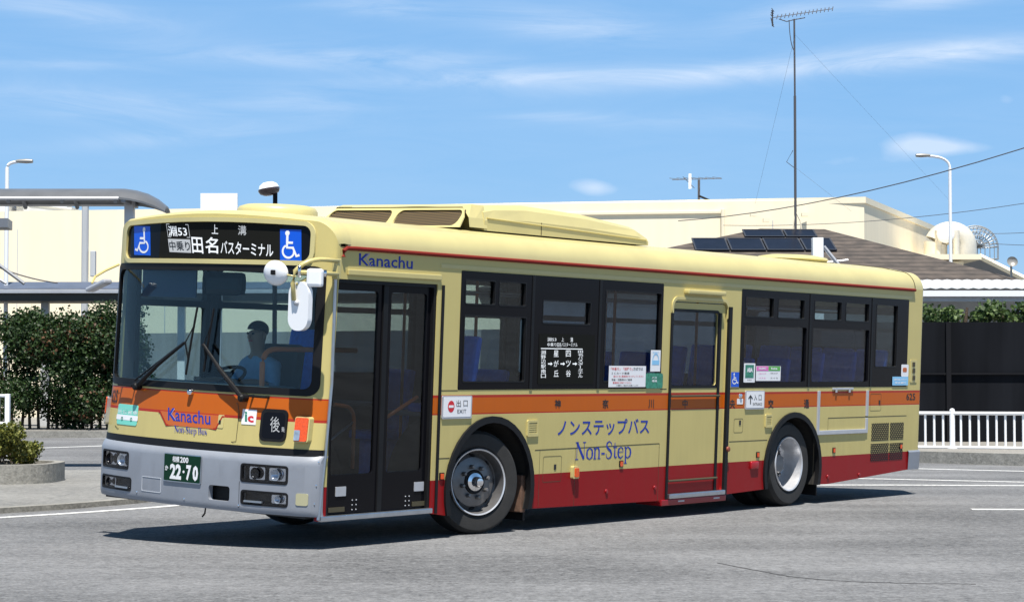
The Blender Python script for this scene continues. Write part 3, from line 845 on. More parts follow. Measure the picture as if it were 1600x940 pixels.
# ---------------------------------------------------------------- shelters on the left
M['shroof'] = mat('shelter_sheet', (.16, .165, .175), .35, .2, var=.15, vscale=3)
M['shframe'] = mat('shelter_frame', (.20, .21, .23), .4, .4)
Yc = 34
bs = thing('bus_shelter', 'grey arched canopy of a bus shelter on one post, upper left', 'bus shelter', (B(205, 600, Yc).x, Yc, 0))
bm = NB()
xe = B(196, 300, Yc).x; xs = B(-160, 300, Yc).x
zt, zl = B(0, 289, Yc).z, B(0, 307, Yc - .6).z
sec = [(-.6, zl - .01), (-.46, zl + .08), (-.25, zl + .15), (0, zl + .18), (.25, zl + .15), (.46, zl + .08), (.6, zl - .01)]
sec_c = sec
# canopy runs left to right, arching across; a tongue curves down at its right end
ring0 = []
N = 26
for i in range(N + 1):
    t = i / N; x = xs + (xe - xs) * t
    ring0.append([bm.verts.new((x, Yc + y * 1.0, z)) for y, z in sec] + [bm.verts.new((x, Yc + y * 1.0, z - .035)) for y, z in reversed(sec)])
for t, fx, dz, sy in ((1, 214, .015, .97), (2, 232, .06, .88), (3, 248, .13, .72), (4, 262, .22, .5)):
    x = B(fx, 300, Yc).x
    ring0.append([bm.verts.new((x, Yc + y * sy, zl - .01 + (z - zl) * sy - dz * .85)) for y, z in sec] + [bm.verts.new((x, Yc + y * sy, zl - .01 + (z - zl) * sy - .03 - dz * .85)) for y, z in reversed(sec)])
for a, b in zip(ring0, ring0[1:]):
    m_ = len(a)
    for k in range(m_): bm.faces.new([a[k], b[k], b[(k + 1) % m_], a[(k + 1) % m_]])
bm.faces.new(ring0[0]); bm.faces.new(ring0[-1][::-1])
bmesh.ops.recalc_face_normals(bm, faces=bm.faces)
finish(bm, 'canopy_sheet', M['shroof'], bs, 40)
bm = NB()
for y in (-.6, .6): tube(bm, [(xs, Yc + y, zl - .03), (xe, Yc + y, zl - .03)], .03, 6)
finish(bm, 'edge_rail', M['silver'], bs)
for i in range(9):
    x = xe - .05 - i * .85
    if x < xs: break
    b_ = NB(); tube(b_, [(x, Yc + y, z - .07) for y, z in sec], .035, 6); finish(b_, 'rib', M['shframe'], bs)
b_ = NB(); px_ = B(205, 0, Yc).x; box2(b_, (px_ - .075, Yc - .08, 0), (px_ + .075, Yc + .08, zl + .12), .01); finish(b_, 'post', M['silver'], bs)
b_ = NB(); box2(b_, (px_ - .04, Yc - .58, zl - .09), (px_ + .04, Yc + .58, zl - .02), .01); finish(b_, 'cross_arm', M['shframe'], bs)
b_ = NB(); box2(b_, (xs, Yc - .05, zl - .02), (xe - .1, Yc + .05, zl + .10), .01); finish(b_, 'beam', M['shframe'], bs)
# low long canopy in front of the cream building
Yl = 61
lc = thing('walkway_canopy', 'low dark flat roofed walkway canopy in front of the cream building', 'canopy', (B(100, 600, Yl).x, Yl, 0))
xl0, xl1 = B(-200, 0, Yl).x, B(640, 0, Yl).x
b_ = NB(); box2(b_, (xl0, Yl, B(0, 458, Yl).z), (xl1, Yl + 2.0, B(0, 452, Yl).z), .01); finish(b_, 'fascia', M['silver'], lc)
b_ = NB()
za, zb2_ = B(0, 452, Yl).z + .004, B(0, 442, Yl + 2).z
fm_ = lambda u, v, d: Vector((u, Yl + .05 + v * 1.9, za + (zb2_ - za) * v + d))
sheet(b_, fm_, rrect(xl0, 0, xl1, 1), (), 0, .03); finish(b_, 'roof_sheet', mat('slate_blue_roof', (.10, .12, .17), .5, var=.2, vscale=2), lc)
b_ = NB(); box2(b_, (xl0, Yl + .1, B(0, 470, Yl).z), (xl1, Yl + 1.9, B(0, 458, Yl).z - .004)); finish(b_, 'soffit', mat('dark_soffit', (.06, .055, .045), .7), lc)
for u in (-60, 75, 287, 520):
    b_ = NB(); q = B(u, 0, Yl + .9); box2(b_, (q.x - .11, q.y - .11, .13), (q.x + .11, q.y + .11, B(0, 470, Yl).z), .01); finish(b_, 'post', M['lgrey'] if u != 287 else M['white'], lc)
b_ = NB(); q = B(797, 0, 48); tube(b_, [(q.x, 48, 0), (q.x, 48, 3.1)], .14, 12); single(b_, 'pole', M['white'], 'thick pale pole seen through the front passenger windows of the bus', 'pole', (q.x, 48, 0))
# eave poking in at the left edge
b_ = NB(); a, c, e = B(-60, 325, 40), B(12, 345, 40), B(-60, 352, 40)
prism(b_, [(a.x, 40), (c.x, 40), (c.x - .1, 40.8), (a.x, 40.8)], c.z - .12, c.z + .05)
single(b_, 'eave', M['shframe'], 'dark tip of a roof eave poking in at the left edge', 'roof eave', (a.x, 40, c.z))
# sloping stair rail at left edge above the canopy
b_ = NB(); tube(b_, [B(-20, 400, 54), B(38, 443, 54)], .05, 6); tube(b_, [B(-20, 425, 54), B(10, 443, 54)], .04, 6)
single(b_, 'stair_rail', M['shframe'], 'grey sloping rail above the walkway canopy at the left edge', 'rail', tuple(B(0, 440, 54)))
# utility pole against the wall
def lamp(name, label, u, vtop, vbase, Y, arm, headlen, m, mh, r=.07, side=-1, group=None):
    base = Vector((B(u, 600, Y).x, Y, 0)); zt = B(0, vtop, Y).z
    t = thing(name, label, 'street lamp', base, group)
    b_ = NB(); p = arc((base.x, Y, zt - arm * .55), (base.x, Y, zt), (base.x + side * arm, Y, zt + .02), 8)
    tube(b_, [(base.x, Y, 0), (base.x, Y, 1.0), (base.x, Y, zt - arm * .55)], r, 10, r * .8)
    finish(b_, 'pole', m, t, 40)
    b_ = NB(); tube(b_, p, r * .62, 8); finish(b_, 'arm', m, t, 40)
    b_ = NB(); e = p[-1]
    prof = [(0, -.02), (headlen * .16, 0), (headlen * .2, headlen * .35), (headlen * .16, headlen * .8), (.05, headlen)]
    mt = Matrix.Translation(e + Vector((side * headlen * .9, 0, .02))) @ Matrix.Rotation(R(90) * (-side), 4, 'Y') @ Matrix.Scale(.7, 4, Vector((1, 0, 0)))
    lathe(b_, prof, 14, mt); finish(b_, 'lamp_head', mh, t, 40)
    return t
M['lampgrey'] = mat('lamp_grey', (.32, .31, .29), .4, .3)
lamp('street_lamp', 'white street lamp with curved arm and grey head at the far right', 1487, 245, 600, 62, .62, .42, M['white'], M['lampgrey'], .06, group='white street lamps')
lamp('street_lamp', 'white street lamp whose curved arm points right at the left edge', 8, 254, 600, 62, .3, .5, M['white'], M['lampgrey'], .075, side=1, group='white street lamps')
pt = thing('globe_lamp', 'dark brown domed lamp with white top above the bus roof', 'street lamp', (B(431, 600, 40).x, 40, 0))
b_ = NB(); q = B(430, 301, 40); tube(b_, [(q.x, 40, 0), (q.x, 40, q.z)], .045, 10); finish(b_, 'pole', M['blk2'], pt)
q = B(420, 296, 40)
b_ = NB(); lathe(b_, [(0, .12), (.1, .115), (.17, .07), (.2, 0)], 20, Matrix.Translation(q + Vector((0, 0, .02))) @ Matrix.Rotation(R(-10), 4, 'Y')); finish(b_, 'cap', M['white'], pt, True)
b_ = NB(); lathe(b_, [(.205, 0), (.21, -.03), (.18, -.09), (.1, -.13), (0, -.14)], 20, Matrix.Translation(q + Vector((0, 0, .018))) @ Matrix.Rotation(R(-10), 4, 'Y')); finish(b_, 'bowl', mat('brown_bowl', (.05, .03, .03), .25, coat=.5), pt, True)
up = thing('utility_pole', 'pale grey service pole with crossarm in front of the cream wall', 'pole', (B(136, 600, 66).x, 66, 0))
b_ = NB(); q = B(136, 0, 66); tube(b_, [(q.x, 66, 0), (q.x, 66, B(0, 317, 66).z)], .11, 10); finish(b_, 'pole', M['lgrey'], up)
b_ = NB(); z = B(0, 316, 66).z; box2(b_, (q.x - .25, 65.9, z - .04), (q.x + .25, 66.1, z + .02)); finish(b_, 'crossarm', M['shframe'], up)
b_ = NB(); z0_, z1_ = B(0, 432, 66).z, B(0, 392, 66).z; box2(b_, (q.x + .18, 65.9, z0_), (q.x + .34, 66.1, z1_), .02); finish(b_, 'meter_box', M['lgrey'], up)
# white fence stub at left edge
wf = thing('white_fence', 'short end of a white metal fence behind the planter at the left edge', 'fence', (B(18, 600, 40).x, 40, 0))
b_ = NB(); q = B(18, 0, 40); box2(b_, (q.x - .045, 39.95, 0), (q.x + .045, 40.05, B(0, 615, 40).z), .01); finish(b_, 'post', M['white'], wf)
b_ = NB(); x_ = B(-150, 0, 40).x
for v in (618, 661): z = B(0, v, 40).z; tube(b_, [(x_, 40, z), (q.x - .05, 40, z)], .03, 8)
finish(b_, 'rail', M['white'], wf)
b_ = NB(); z0_, z1_ = B(0, 658, 40).z, B(0, 621, 40).z; box2(b_, (x_, 39.99, z0_), (B(6, 0, 40).x, 40.01, z1_)); finish(b_, 'infill', M['lgrey'], wf)

# railing on the right
Yr0, Yr1 = 38.6, 37.2
rl = thing('railing', 'white metal guard railing with upright bars on the kerb right of the bus', 'railing', (B(1487, 600, 38.3).x, 38.3, .17))
def rp(u):                         # railing line, follows the kerb
    f = (u - 1433) / 167.0; Y = 39.6 - .75 * f
    return Vector((B(u, 600, Y).x, Y))
us = list(range(1300, 1760, 15))
ztop = B(0, 645, 39.5).z; zbot = B(0, 698, 39.5).z
bm = NB(); a, c = rp(1285), rp(1760)
tube(bm, [(a.x, a.y, ztop), (c.x, c.y, ztop)], .032, 8); finish(bm, 'top_rail', M['white'], rl)
bm = NB(); tube(bm, [(a.x, a.y, zbot), (c.x, c.y, zbot)], .027, 8); finish(bm, 'bottom_rail', M['white'], rl)
for u in (1320, 1487, 1654):
    b_ = NB(); q = rp(u); tube(b_, [(q.x, q.y - .02, .17), (q.x, q.y - .02, ztop + .05)], .05, 10)
    lathe(b_, [(.05, 0), (.04, .03), (0, .045)], 10, Matrix.Translation((q.x, q.y - .02, ztop + .05)))
    lathe(b_, [(.1, 0), (.1, .02), (0, .02)], 12, Matrix.Translation((q.x, q.y - .02, .171))); finish(b_, 'post', M['white'], rl)
for k in range(-9, 20):
    u = 1487 + k * 13.9
    if min(abs(u - w) for w in (1320, 1487, 1654)) < 7: continue
    b_ = NB(); q = rp(u); tube(b_, [(q.x, q.y, zbot), (q.x, q.y, ztop)], .022, 8); finish(b_, 'bar', M['white'], rl)

# ---------------------------------------------------------------- roof plant at the right
dk = thing('exhaust_duct', 'large pale metal duct bending over the roof edge at the right', 'duct', (B(1500, 400, 84).x, 84, 4.5))
def bend(u0, u1, vt, vb, Y, r, wire=False, n=16):
    a, c = B(u0, vb, Y), B(u1, vb, Y); zt = B(0, vt, Y).z - r
    mid = (a.x + c.x) / 2; R_ = (c.x - a.x) / 2
    pts = [Vector((a.x, Y, a.z)), Vector((a.x, Y, zt - R_ * .9))]
    for i in range(n + 1):
        t = math.pi - math.pi * i / n
        pts.append(Vector((mid + R_ * math.cos(t), Y, zt - R_ * .9 + R_ * .9 * math.sin(t))))
    pts.append(Vector((c.x, Y, c.z)))
    return pts
M['duct'] = mat('duct_metal', (.72, .68, .58), .45, .2, var=.1, vscale=3)
b_ = NB(); tube(b_, bend(1462, 1508, 345, 405, 84, .48), .46, 18); finish(b_, 'duct', M['duct'], dk, 40)
b_ = NB(); q = B(1478, 366, 83.3); lathe(b_, [(0, -.4), (.33, -.35), (.34, 0), (.25, .06), (0, .08)], 24, Matrix.Translation(q) @ Matrix.Rotation(R(90), 4, 'X')); finish(b_, 'fan_housing', M['white'], dk, 40)
for u in (1466, 1494):
    b_ = NB(); q = B(u, 360, 83.6); tube(b_, [(q.x, 83.6, q.z), (q.x, 83.6, 3)], .14, 10); finish(b_, 'support_pipe', M['duct'], dk, 40)
wb = thing('wire_duct', 'curved grey mesh duct guard beside the pale duct on the roof', 'duct', (B(1536, 400, 86).x, 86, 4.5))
M['mesh'] = mat('wire_mesh', (.4, .41, .41), .5, .5)
bm = NB(); pts = bend(1504, 1543, 353, 405, 86, .42)
tmp = NB(); tube(tmp, pts, .44, 14)
tmp.edges.ensure_lookup_table()
for e in tmp.edges:
    tube(bm, [e.verts[0].co, e.verts[1].co], .016, 4)
tmp.free(); finish(bm, 'mesh_guard', M['mesh'], wb)
lr = thing('annex', 'low cream annex with flat eave below the roof ducts', 'building', (B(1500, 410, 80).x, 80, 0))
a, c = B(1440, 400, 80), B(1530, 400, 80)
b_ = NB(); box2(b_, (a.x, 80, 0), (c.x - .6, 92, B(0, 408, 80).z)); finish(b_, 'wall', M['wall'], lr)
b_ = NB(); box2(b_, (a.x - .2, 79.6, B(0, 406, 80).z), (c.x, 92, B(0, 398, 80).z)); finish(b_, 'flat_roof', M['trim'], lr)
b_ = NB(); p0, p1 = B(1530, 400, 79.8), B(1602, 436, 79.8)
tube(b_, [p0, p1, B(1680, 470, 79.8)], .12, 6); finish(b_, 'barge_board', M['trim'], lr)
b_ = NB()
fm_ = lambda u, v, d: Vector((u, 80 + v, d))
vs_ = [B(1533, 404, 80), B(1600, 438, 80), B(1680, 474, 80)]
q_ = [b_.verts.new(p) for p in vs_] + [b_.verts.new((p.x, 90, p.z)) for p in reversed(vs_)]
b_.faces.new([q_[0], q_[1], q_[4], q_[5]]); b_.faces.new([q_[1], q_[2], q_[3], q_[4]])
bmesh.ops.solidify(b_, geom=b_.faces[:], thickness=.12)
finish(b_, 'lean_to_roof', M['shframe'], lr)
dt = thing('satellite_dish', 'small grey round dish on a thin mast at the right edge', 'dish', (B(1582, 420, 70).x, 70, 0))
b_ = NB(); q = B(1581, 410, 70); lathe(b_, [(0, 0), (.1, .02), (.17, .07), (.18, .09)], 16, Matrix.Translation(q) @ Matrix.Rotation(R(70), 4, 'X')); finish(b_, 'dish', M['lampgrey'], dt, True)
b_ = NB(); tube(b_, [(q.x, 70.1, 0), (q.x, 70.1, q.z)], .04, 6); finish(b_, 'mast', M['lampgrey'], dt)

# ---------------------------------------------------------------- aerials and wires
M['aer'] = mat('aerial_metal', (.09, .09, .10), .6, spec=.2)
at = thing('tv_aerial', 'very tall thin mast with a many-toothed television aerial on top', 'aerial', (B(1242, 360, 58).x, 58, RR.z))
YA = 58
b_ = NB(); tube(b_, [B(1243, 358, YA), B(1242, 150, YA)], .036, 8); tube(b_, [B(1242, 150, YA), B(1241, 30, YA)], .026, 8); finish(b_, 'mast', M['aer'], at)
b_ = NB(); e0, e1 = B(1207, 28, YA), B(1301, 14, YA); tube(b_, [e0, e1], .010, 6)
for i in range(15):
    f = .08 + .92 * i / 14; p = e0 + (e1 - e0) * f
    tube(b_, [p + Vector((-.05, -.25, -.10)), p + Vector((.05, .25, .10))], .012, 5)
for s in (-1, 1):
    tube(b_, [e0, e0 + Vector((.0, 0, s * .22 - .02))], .02, 5)
    for k in range(4): p = e0 + Vector((-.02 + .01 * k, 0, s * (.05 + .055 * k))); tube(b_, [p + Vector((-.06, -.25, 0)), p + Vector((.06, .25, 0))], .012, 5)
tube(b_, [B(1217, 30, YA), B(1229, 34, YA), B(1241, 31, YA), B(1258, 28, YA)], .014, 5)
finish(b_, 'yagi_array', M['aer'], at)
b_ = NB(); tube(b_, arc(B(1233, 32, YA - .05), B(1234, 70, YA - .05), B(1241, 80, YA - .05)), .012, 5); tube(b_, [B(1241, 262, YA - .05), B(1229, 253, YA - .05), B(1239, 235, YA - .05)], .01, 5); finish(b_, 'cable', M['aer'], at)
b_ = NB()
for pa, pb in ((B(1243, 330, YA), B(1238, 362, YA)), (B(1243, 330, YA), B(1250, 344, YA)), (B(1250, 344, YA), B(1253, 362, YA))): tube(b_, [pa, pb], .02, 5)
finish(b_, 'bracket', M['trim'], at)
for (pa, pb) in ((B(1243, 55, YA), B(1490, 320, YA + 20)), (B(1243, 262, YA), B(1330, 330, YA - 2)), (B(1241, 60, YA), B(1180, 318, YA + 10))):
    b_ = NB(); tube(b_, [pa, pb], .0028, 4); finish(b_, 'guy_wire', M['aer'], at)
a2 = thing('tv_aerial', 'short television aerial with spread rods on the cream building roof', 'aerial', (B(1093, 315, 78).x, 78, bz))
b_ = NB(); tube(b_, [B(1092, 318, 78), B(1092, 281, 78)], .05, 6); finish(b_, 'mast', M['aer'], a2)
b_ = NB(); e0, e1 = B(1050, 281, 78), B(1128, 279, 78); tube(b_, [e0, e1], .013, 5)
for i in range(7): p = e0 + (e1 - e0) * (i + .3) / 7; tube(b_, [p + Vector((-.2, -.4, .02)), p + Vector((.2, .4, .06))], .010, 4)
tube(b_, [B(1067, 276, 78), B(1085, 294, 78)], .012, 4)
finish(b_, 'yagi_array', M['aer'], a2)
b_ = NB(); p = B(1078, 283, 77.8); box(b_, p, (.1, .1, .55)); finish(b_, 'reflector', M['white'], a2)
b_ = NB(); tube(b_, [B(1092, 306, 77.8), B(1118, 317, 77.8)], .04, 5); finish(b_, 'stay', M['blk2'], a2)
def wire(label, pts, r=.015):
    b_ = NB(); tube(b_, pts, r, 5); single(b_, 'overhead_wire', M['aer'], label, 'wire', tuple(pts[0]), 'overhead wires')
def sag(a, c, k, n=12):
    return [a + (c - a) * t - Vector((0, 0, k * 4 * t * (1 - t))) for t in [i / n for i in range(n + 1)]]
wire('thick overhead wire climbing from the roof to the upper right corner', sag(B(1060, 345, 70), B(1660, 212, 50), .35), .015)
wire('thin overhead wire passing behind the street lamp at mid height', sag(B(1130, 352, 70), B(1660, 308, 60), .25), .009)
wire('thin overhead wire beside the mesh duct', sag(B(1545, 365, 80), B(1680, 356, 70), .05), .010)
wire('lowest thin overhead wire at the right edge', sag(B(1540, 380, 80), B(1680, 384, 70), .03), .010)
wire('faint wire crossing the cream wall left of the bus', sag(B(-30, 405, 60), B(90, 442, 60), .1), .02)

exec_bus = True
# ================================================================== THE BUS
bus = bpy.data.objects.new('city_bus', None); COL.objects.link(bus)
bus.matrix_world = BM
bus.empty_display_size = .3
tag(bus, 'cream, orange and red low floor city bus turning on the road', 'bus')
BASE['city_bus'] = None
def P(name, bm, m, parent=bus, smooth=False): return finish(bm, name, m, parent, smooth)
ZB = .29                              # skirt bottom
ZR = 2.605                            # gutter line
ZG0, ZG1 = 1.41, 2.467                # window band
# window and door rectangles on the side (x0, x1)
w1x0, w1x1 = S(719, 500)[0], S(1035, 500)[0]
w2x0, w2x1 = S(1157.5, 520)[0], S(1418.5, 520)[0]
DX0, DX1, DZ0, DZ1 = .155, S(679, 600)[0], .345, 2.335
MX0, MX1, MZ1 = S(1047, 600)[0], S(1133, 600)[0], 2.30
AF = (2.36, .50, .66); AR = (7.94, .48, .645)   # wheel arches: x, z, radius
def arch_pts(cx, cz, r, zb, n=22):
    a0 = math.asin((zb - cz) / r)
    return [(cx + r * math.cos(t), cz + r * math.sin(t)) for t in [math.pi - a0 + (2 * a0 - math.pi) * i / n for i in range(n + 1)]]
zrear = .40
outer = [(.04, .33), (DX0 - .015, DZ0 - .005), (DX0, DZ1), (DX1, DZ1), (DX1 - .0, ZB + .03)]
outer += arch_pts(*AF, ZB)
outer += [(5.2, ZB - .03), (5.24, .235), (6.5, .245), (6.54, ZB - .02)]
outer += arch_pts(*AR, ZB)
outer += [(8.8, ZB), (10.80, .385), (RX, .40), (RX, ZR), (.21, ZR), (.145, 1.46), (.09, .9)]
holes = [rrect(w1x0, ZG0, w1x1, ZG1, .015), rrect(w2x0, ZG0, w2x1, ZG1, .015), rrect(MX0, .30, MX1, MZ1, .06)]
P('side_panel', sheet(NB(), side_map, outer, holes, -.035, 0), M['side'])
# far side with its windows
outer2 = [(.16, .33)] + arch_pts(AF[0], AF[1], AF[2], ZB) + arch_pts(AR[0], AR[1], AR[2], ZB) + [(8.8, ZB), (10.8, .385), (RX, .40), (RX, ZR), (.21, ZR)]
fw = [(.32, 1.25), (1.35, 2.7), (2.85, 4.3), (4.45, 5.9), (6.1, 7.55), (7.7, 9.15), (9.3, 10.6)]
P('side_panel', sheet(NB(), far_map, outer2, [rrect(a, ZG0 - (.12 if i == 0 else 0), b, ZG1, .05) for i, (a, b) in enumerate(fw)], -.035, 0), M['side'])
for i, (a, b) in enumerate(fw):
    z0_ = ZG0 - (.12 if i == 0 else 0)
    hl = [rrect(a + .05, z0_ + .05, b - .05, 2.06, .03), rrect(a + .05, 2.12, b - .05, ZG1 - .05, .03)]
    f_ = P('window_frame', sheet(NB(), far_map, rrect(a - .004, z0_ - .004, b + .004, ZG1 + .004, .05), hl, -.055, .004), M['black'])
    finish(sheet(NB(), far_map, rrect(a + .01, z0_ + .01, b - .01, ZG1 - .01), (), -.024, -.020), 'pane', M['glass'], f_)
P('interior_lining', sheet(NB(), side_map, outer, holes, -.046, -.042), M['dark'])
P('interior_lining', sheet(NB(), far_map, outer2, [rrect(a, ZG0 - (.12 if i == 0 else 0), b, ZG1, .05) for i, (a, b) in enumerate(fw)], -.050, -.046), M['dark'])
# roof: side cove and crown
sec = [(0, ZR)]
for i in range(1, 10):
    t = R(90 * i / 9); sec.append((.21 - .21 * math.cos(t) ** 1.0, ZR + .215 * math.sin(t)))
sec += [(.45, 2.862), (.8, 2.893), (W / 2, 2.91)]
sec = sec + [(W - y, z) for y, z in reversed(sec[:-1])]
bm = NB(); rings = []
def rsc(x):                            # roof tucks in slightly at the very back
    return 1.0
XS = [.30 + i * .3 for i in range(36)] + [RX]
for x in XS:
    rings.append([bm.verts.new((x, y, z)) for y, z in sec])
for k in range(1, 8):                  # rounded rear edge
    t = R(90 * k / 7); x = RX + RC * math.sin(t); s_ = RC * (1 - math.cos(t))
    rings.append([bm.verts.new((x, W / 2 + (y - W / 2) * (1 - s_ * 2 / W), ZR + (z - ZR) * (1 - .62 * s_ / RC) if z > ZR else z)) for y, z in sec])
for a, b in zip(rings, rings[1:]):
    for k in range(len(a) - 1): bm.faces.new([a[k], b[k], b[k + 1], a[k + 1]])
bmesh.ops.recalc_face_normals(bm, faces=bm.faces)
bmesh.ops.solidify(bm, geom=bm.faces[:], thickness=.03)
P('roof_shell', bm, M['roof'], bus, 50)
P('roof_seam', tube(NB(), [(10.86, y, z + .002) if z > ZR + .05 else (10.86, y - .002, z) for y, z in sec[:14]], .006, 5), M['lined'])
# rear corner and rear wall
bm = NB(); prof = []
for k in range(8):
    t = R(90 * k / 7); prof.append((RX + RC * math.sin(t), RC * (1 - math.cos(t))))
zs = [.40, .62, 1.0, 1.17, 1.35, 1.58, 2.36, ZR]
full = prof + [(x, W - y) for x, y in reversed(prof)]
rg = [[bm.verts.new((x, y, z)) for x, y in full] for z in zs]
for i_, (a, b) in enumerate(zip(rg, rg[1:])):
    for k in range(len(a) - 1):
        if i_ == 5 and k == 7: continue          # opening of the rear window
        bm.faces.new([a[k], a[k + 1], b[k + 1], b[k]])
bmesh.ops.recalc_face_normals(bm, faces=bm.faces)
rear_map = lambda u, v, d: Vector((RX + RC + d, u, v))
rw = P('rear_window', sheet(NB(), rear_map, rrect(RC - .01, 1.57, W - RC + .01, 2.37, .02), [rrect(RC + .12, 1.66, W - RC - .12, 2.28, .08)], -.03, .006), M['black'])
finish(sheet(NB(), rear_map, rrect(RC + .1, 1.64, W - RC - .1, 2.30), (), -.014, -.010), 'pane', M['glass'], rw)
P('rear_panel', bm, M['side'], bus, 50)
bm = NB(); rg = []
for z, o_ in ((.385, .0), (.385, .012), (.60, .02), (.62, .008), (.62, 0)):
    rg.append([bm.verts.new((x + (o_ if x > RX + .02 else 0), y + (-o_ if y < 1 else o_), z)) for x, y in [(10.80, 0)] + full + [(10.80, W)]])
for a, b in zip(rg, rg[1:]):
    for k in range(len(a) - 1): bm.faces.new([a[k], a[k + 1], b[k + 1], b[k]])
bmesh.ops.recalc_face_normals(bm, faces=bm.faces)
P('rear_bumper', bm, M['bumper'], bus)
# gutter line
bm = NB(); M['gut'] = mat('gutter_red', (.19, .018, .012), .6, spec=.15)
tube(bm, [(.235, -.012, 2.52), (.24, -.012, 2.57), (.275, -.014, ZR - .012), (.4, -.014, ZR - .01)] + [(x, -.014, ZR - .01) for x in (2, 5, 8, 10.84)], .018, 8)
P('gutter_trim', bm, M['gut'])
bm = NB(); box2(bm, (.3, -.02, 2.37), (DX1 + .03, .0, 2.42), .008); P('door_header', bm, M['cream'])
bm = NB(); box2(bm, (DX1 + .03, -.004, ZG1 + .015), (10.79, .0, ZG1 + .05)); P('window_header_trim', bm, M['cream'])

# ---- front
zt_ = 2.80
def front_outline(n=10):
    pts = [(0.0, .86), (W, .86), (W, 2.62)]
    for i in range(1, n + 1):
        t = R(90 * i / n); pts.append((W - .19 + .19 * math.cos(t), 2.62 + .19 * math.sin(t)))
    for i in range(1, 9): f = i / 9; pts.append((W - .19 - f * (W - .38), 2.81 + .055 * math.sin(math.pi * f)))
    for i in range(n + 1):
        t = R(90 + 90 * i / n); pts.append((.19 + .19 * math.cos(t), 2.62 + .19 * math.sin(t)))
    return pts
wsh = rrect(.085, 1.375, W - .04, 2.405, .09)
YS0, YS1 = FP(486.5, 380)[0], FP(200, 375)[0]
def sign_poly(o=0.0):
    top = []
    y0, y1 = YS0 - o, YS1 + o
    z0, z1 = 2.475 - o, 2.765 + o
    r = .07 + o; out = []
    for cx, cy, a in ((y1 - r, z0 + r, -90), (y1 - r, z1 - r, 0)):
        for i in range(6): t = R(a + 90 * i / 5); out.append((cx + r * math.cos(t), cy + r * math.sin(t)))
    for i in range(1, 8): f = i / 8; out.append((y1 - r - f * (y1 - y0 - 2 * r), z1 + .028 * math.sin(math.pi * f)))
    for cx, cy, a in ((y0 + r, z1 - r, 90), (y0 + r, z0 + r, 180)):
        for i in range(6): t = R(a + 90 * i / 5); out.append((cx + r * math.cos(t), cy + r * math.sin(t)))
    return out
P('front_panel', sheet(NB(), front_map, front_outline(), [wsh, sign_poly()], -.03, 0, FCU, FCV), M['front'], bus, 35)
# brow: joins mask and roof with a soft edge
bm = NB(); fo = [p for p in front_outline() if p[1] >= 2.62]
rows_ = []
for y, z in fo:
    base_ = Vector((xf(y, z), y, z))
    yy = min(max(y, 0), W); 
    # matching roof section height
    zz = z
    for (ya, za), (yb, zb) in zip(sec, sec[1:]):
        if ya <= yy <= yb and yb > ya: zz = za + (zb - za) * (yy - ya) / (yb - ya)
    zz = max(zz, z) if .19 < y < W - .19 else z
    tgt = Vector((.34, y, zz))
    up_ = Vector((0, (y - W / 2) / (W / 2) * .02, .03)) if .19 <= y <= W - .19 else Vector((0, .012 if y > 1 else -.012, .012))
    rows_.append([bm.verts.new(base_), bm.verts.new(base_ + Vector((.02, 0, 0)) + up_ * .55), bm.verts.new(base_ * .6 + tgt * .4 + up_ * .8), bm.verts.new(tgt + Vector((0, 0, .004)))])
for a, b in zip(rows_, rows_[1:]):
    for k in range(3): bm.faces.new([a[k], a[k + 1], b[k + 1], b[k]])
bmesh.ops.recalc_face_normals(bm, faces=bm.faces)
P('front_brow', bm, M['roof'], bus, True)
# raised yellow rim round the sign
P('sign_rim', sheet(NB(), front_map, sign_poly(.04), [sign_poly(.003)], .002, .018, FCU, FCV), M['roof'], bus, 35)
ds = P('destination_sign', sheet(NB(), front_map, sign_poly(.01), (), -.04, -.006, FCU, FCV), M['gloss'], bus, 35)
# windscreen
gk = P('windscreen_gasket', sheet(NB(), front_map, rrect(.055, 1.352, W - .012, 2.432, .1), [rrect(.12, 1.41, W - .075, 2.375, .07)], -.035, .008, FCU, FCV), M['black'], bus, 35)
P('windscreen', sheet(NB(), front_map, rrect(.10, 1.39, W - .05, 2.40, .07), (), -.018, -.012, FCU, FCV), M['wind'], bus, 35)

# destination lettering (raised as the lit dots on the board)
dd = -.0045
def Q(u, v): return FP(u, v, .006)
lb = rrect(*Q(438, 347), *Q(250, 406), .0)
y_a, z_a = Q(252, 344); y_b, z_b = Q(438, 407)
finish(sheet(NB(), front_map, rrect(y_b, z_b, y_a, z_a - .005, .01), (), -.0059, -.0055, FCU), 'led_board', M['ledb'], ds)
def ft(name, body, tl, tr, bl, m, parent, d=dd, bold=0.0): return text(name, body, front_map, Q(*tl), Q(*tr), Q(*bl), m, parent, d, bold)
ft('route_lettering', '淵53', (262, 353), (291, 353.5), (264, 369), M['led'], ds, bold=.012)
bm = NB()
q4 = [Q(260, 350), Q(294, 351), Q(297, 371), Q(263, 370)]
for a, b in zip(q4, q4[1:] + q4[:1]): stroke(bm, front_map, [a, b], .006, dd)
finish(bm, 'route_box', M['leddim'], ds)
bm = NB(); q4 = [Q(262.5, 373), Q(297, 374), Q(299, 395), Q(265, 393.5)]
sheet(bm, front_map, q4, (), dd - .0005, dd - .0005); finish(bm, 'boarding_box', M['leddim'], ds)
ft('boarding_lettering', '中乗り', (264, 376), (296, 377), (266, 391), M['ink'], ds, d=dd + .0012, bold=.02)
ft('destination_lettering', '上', (331, 350.5), (341, 351), (331, 365), M['led'], ds)
ft('destination_lettering', '溝', (372, 352), (385, 352.5), (372, 367), M['leddim'], ds, bold=.01)
ft('destination_lettering', '田', (299, 370), (316, 371), (301, 395), M['led'], ds, bold=.014)
ft('destination_lettering', '名', (321, 370), (341, 371), (321, 395), M['led'], ds, bold=.014)
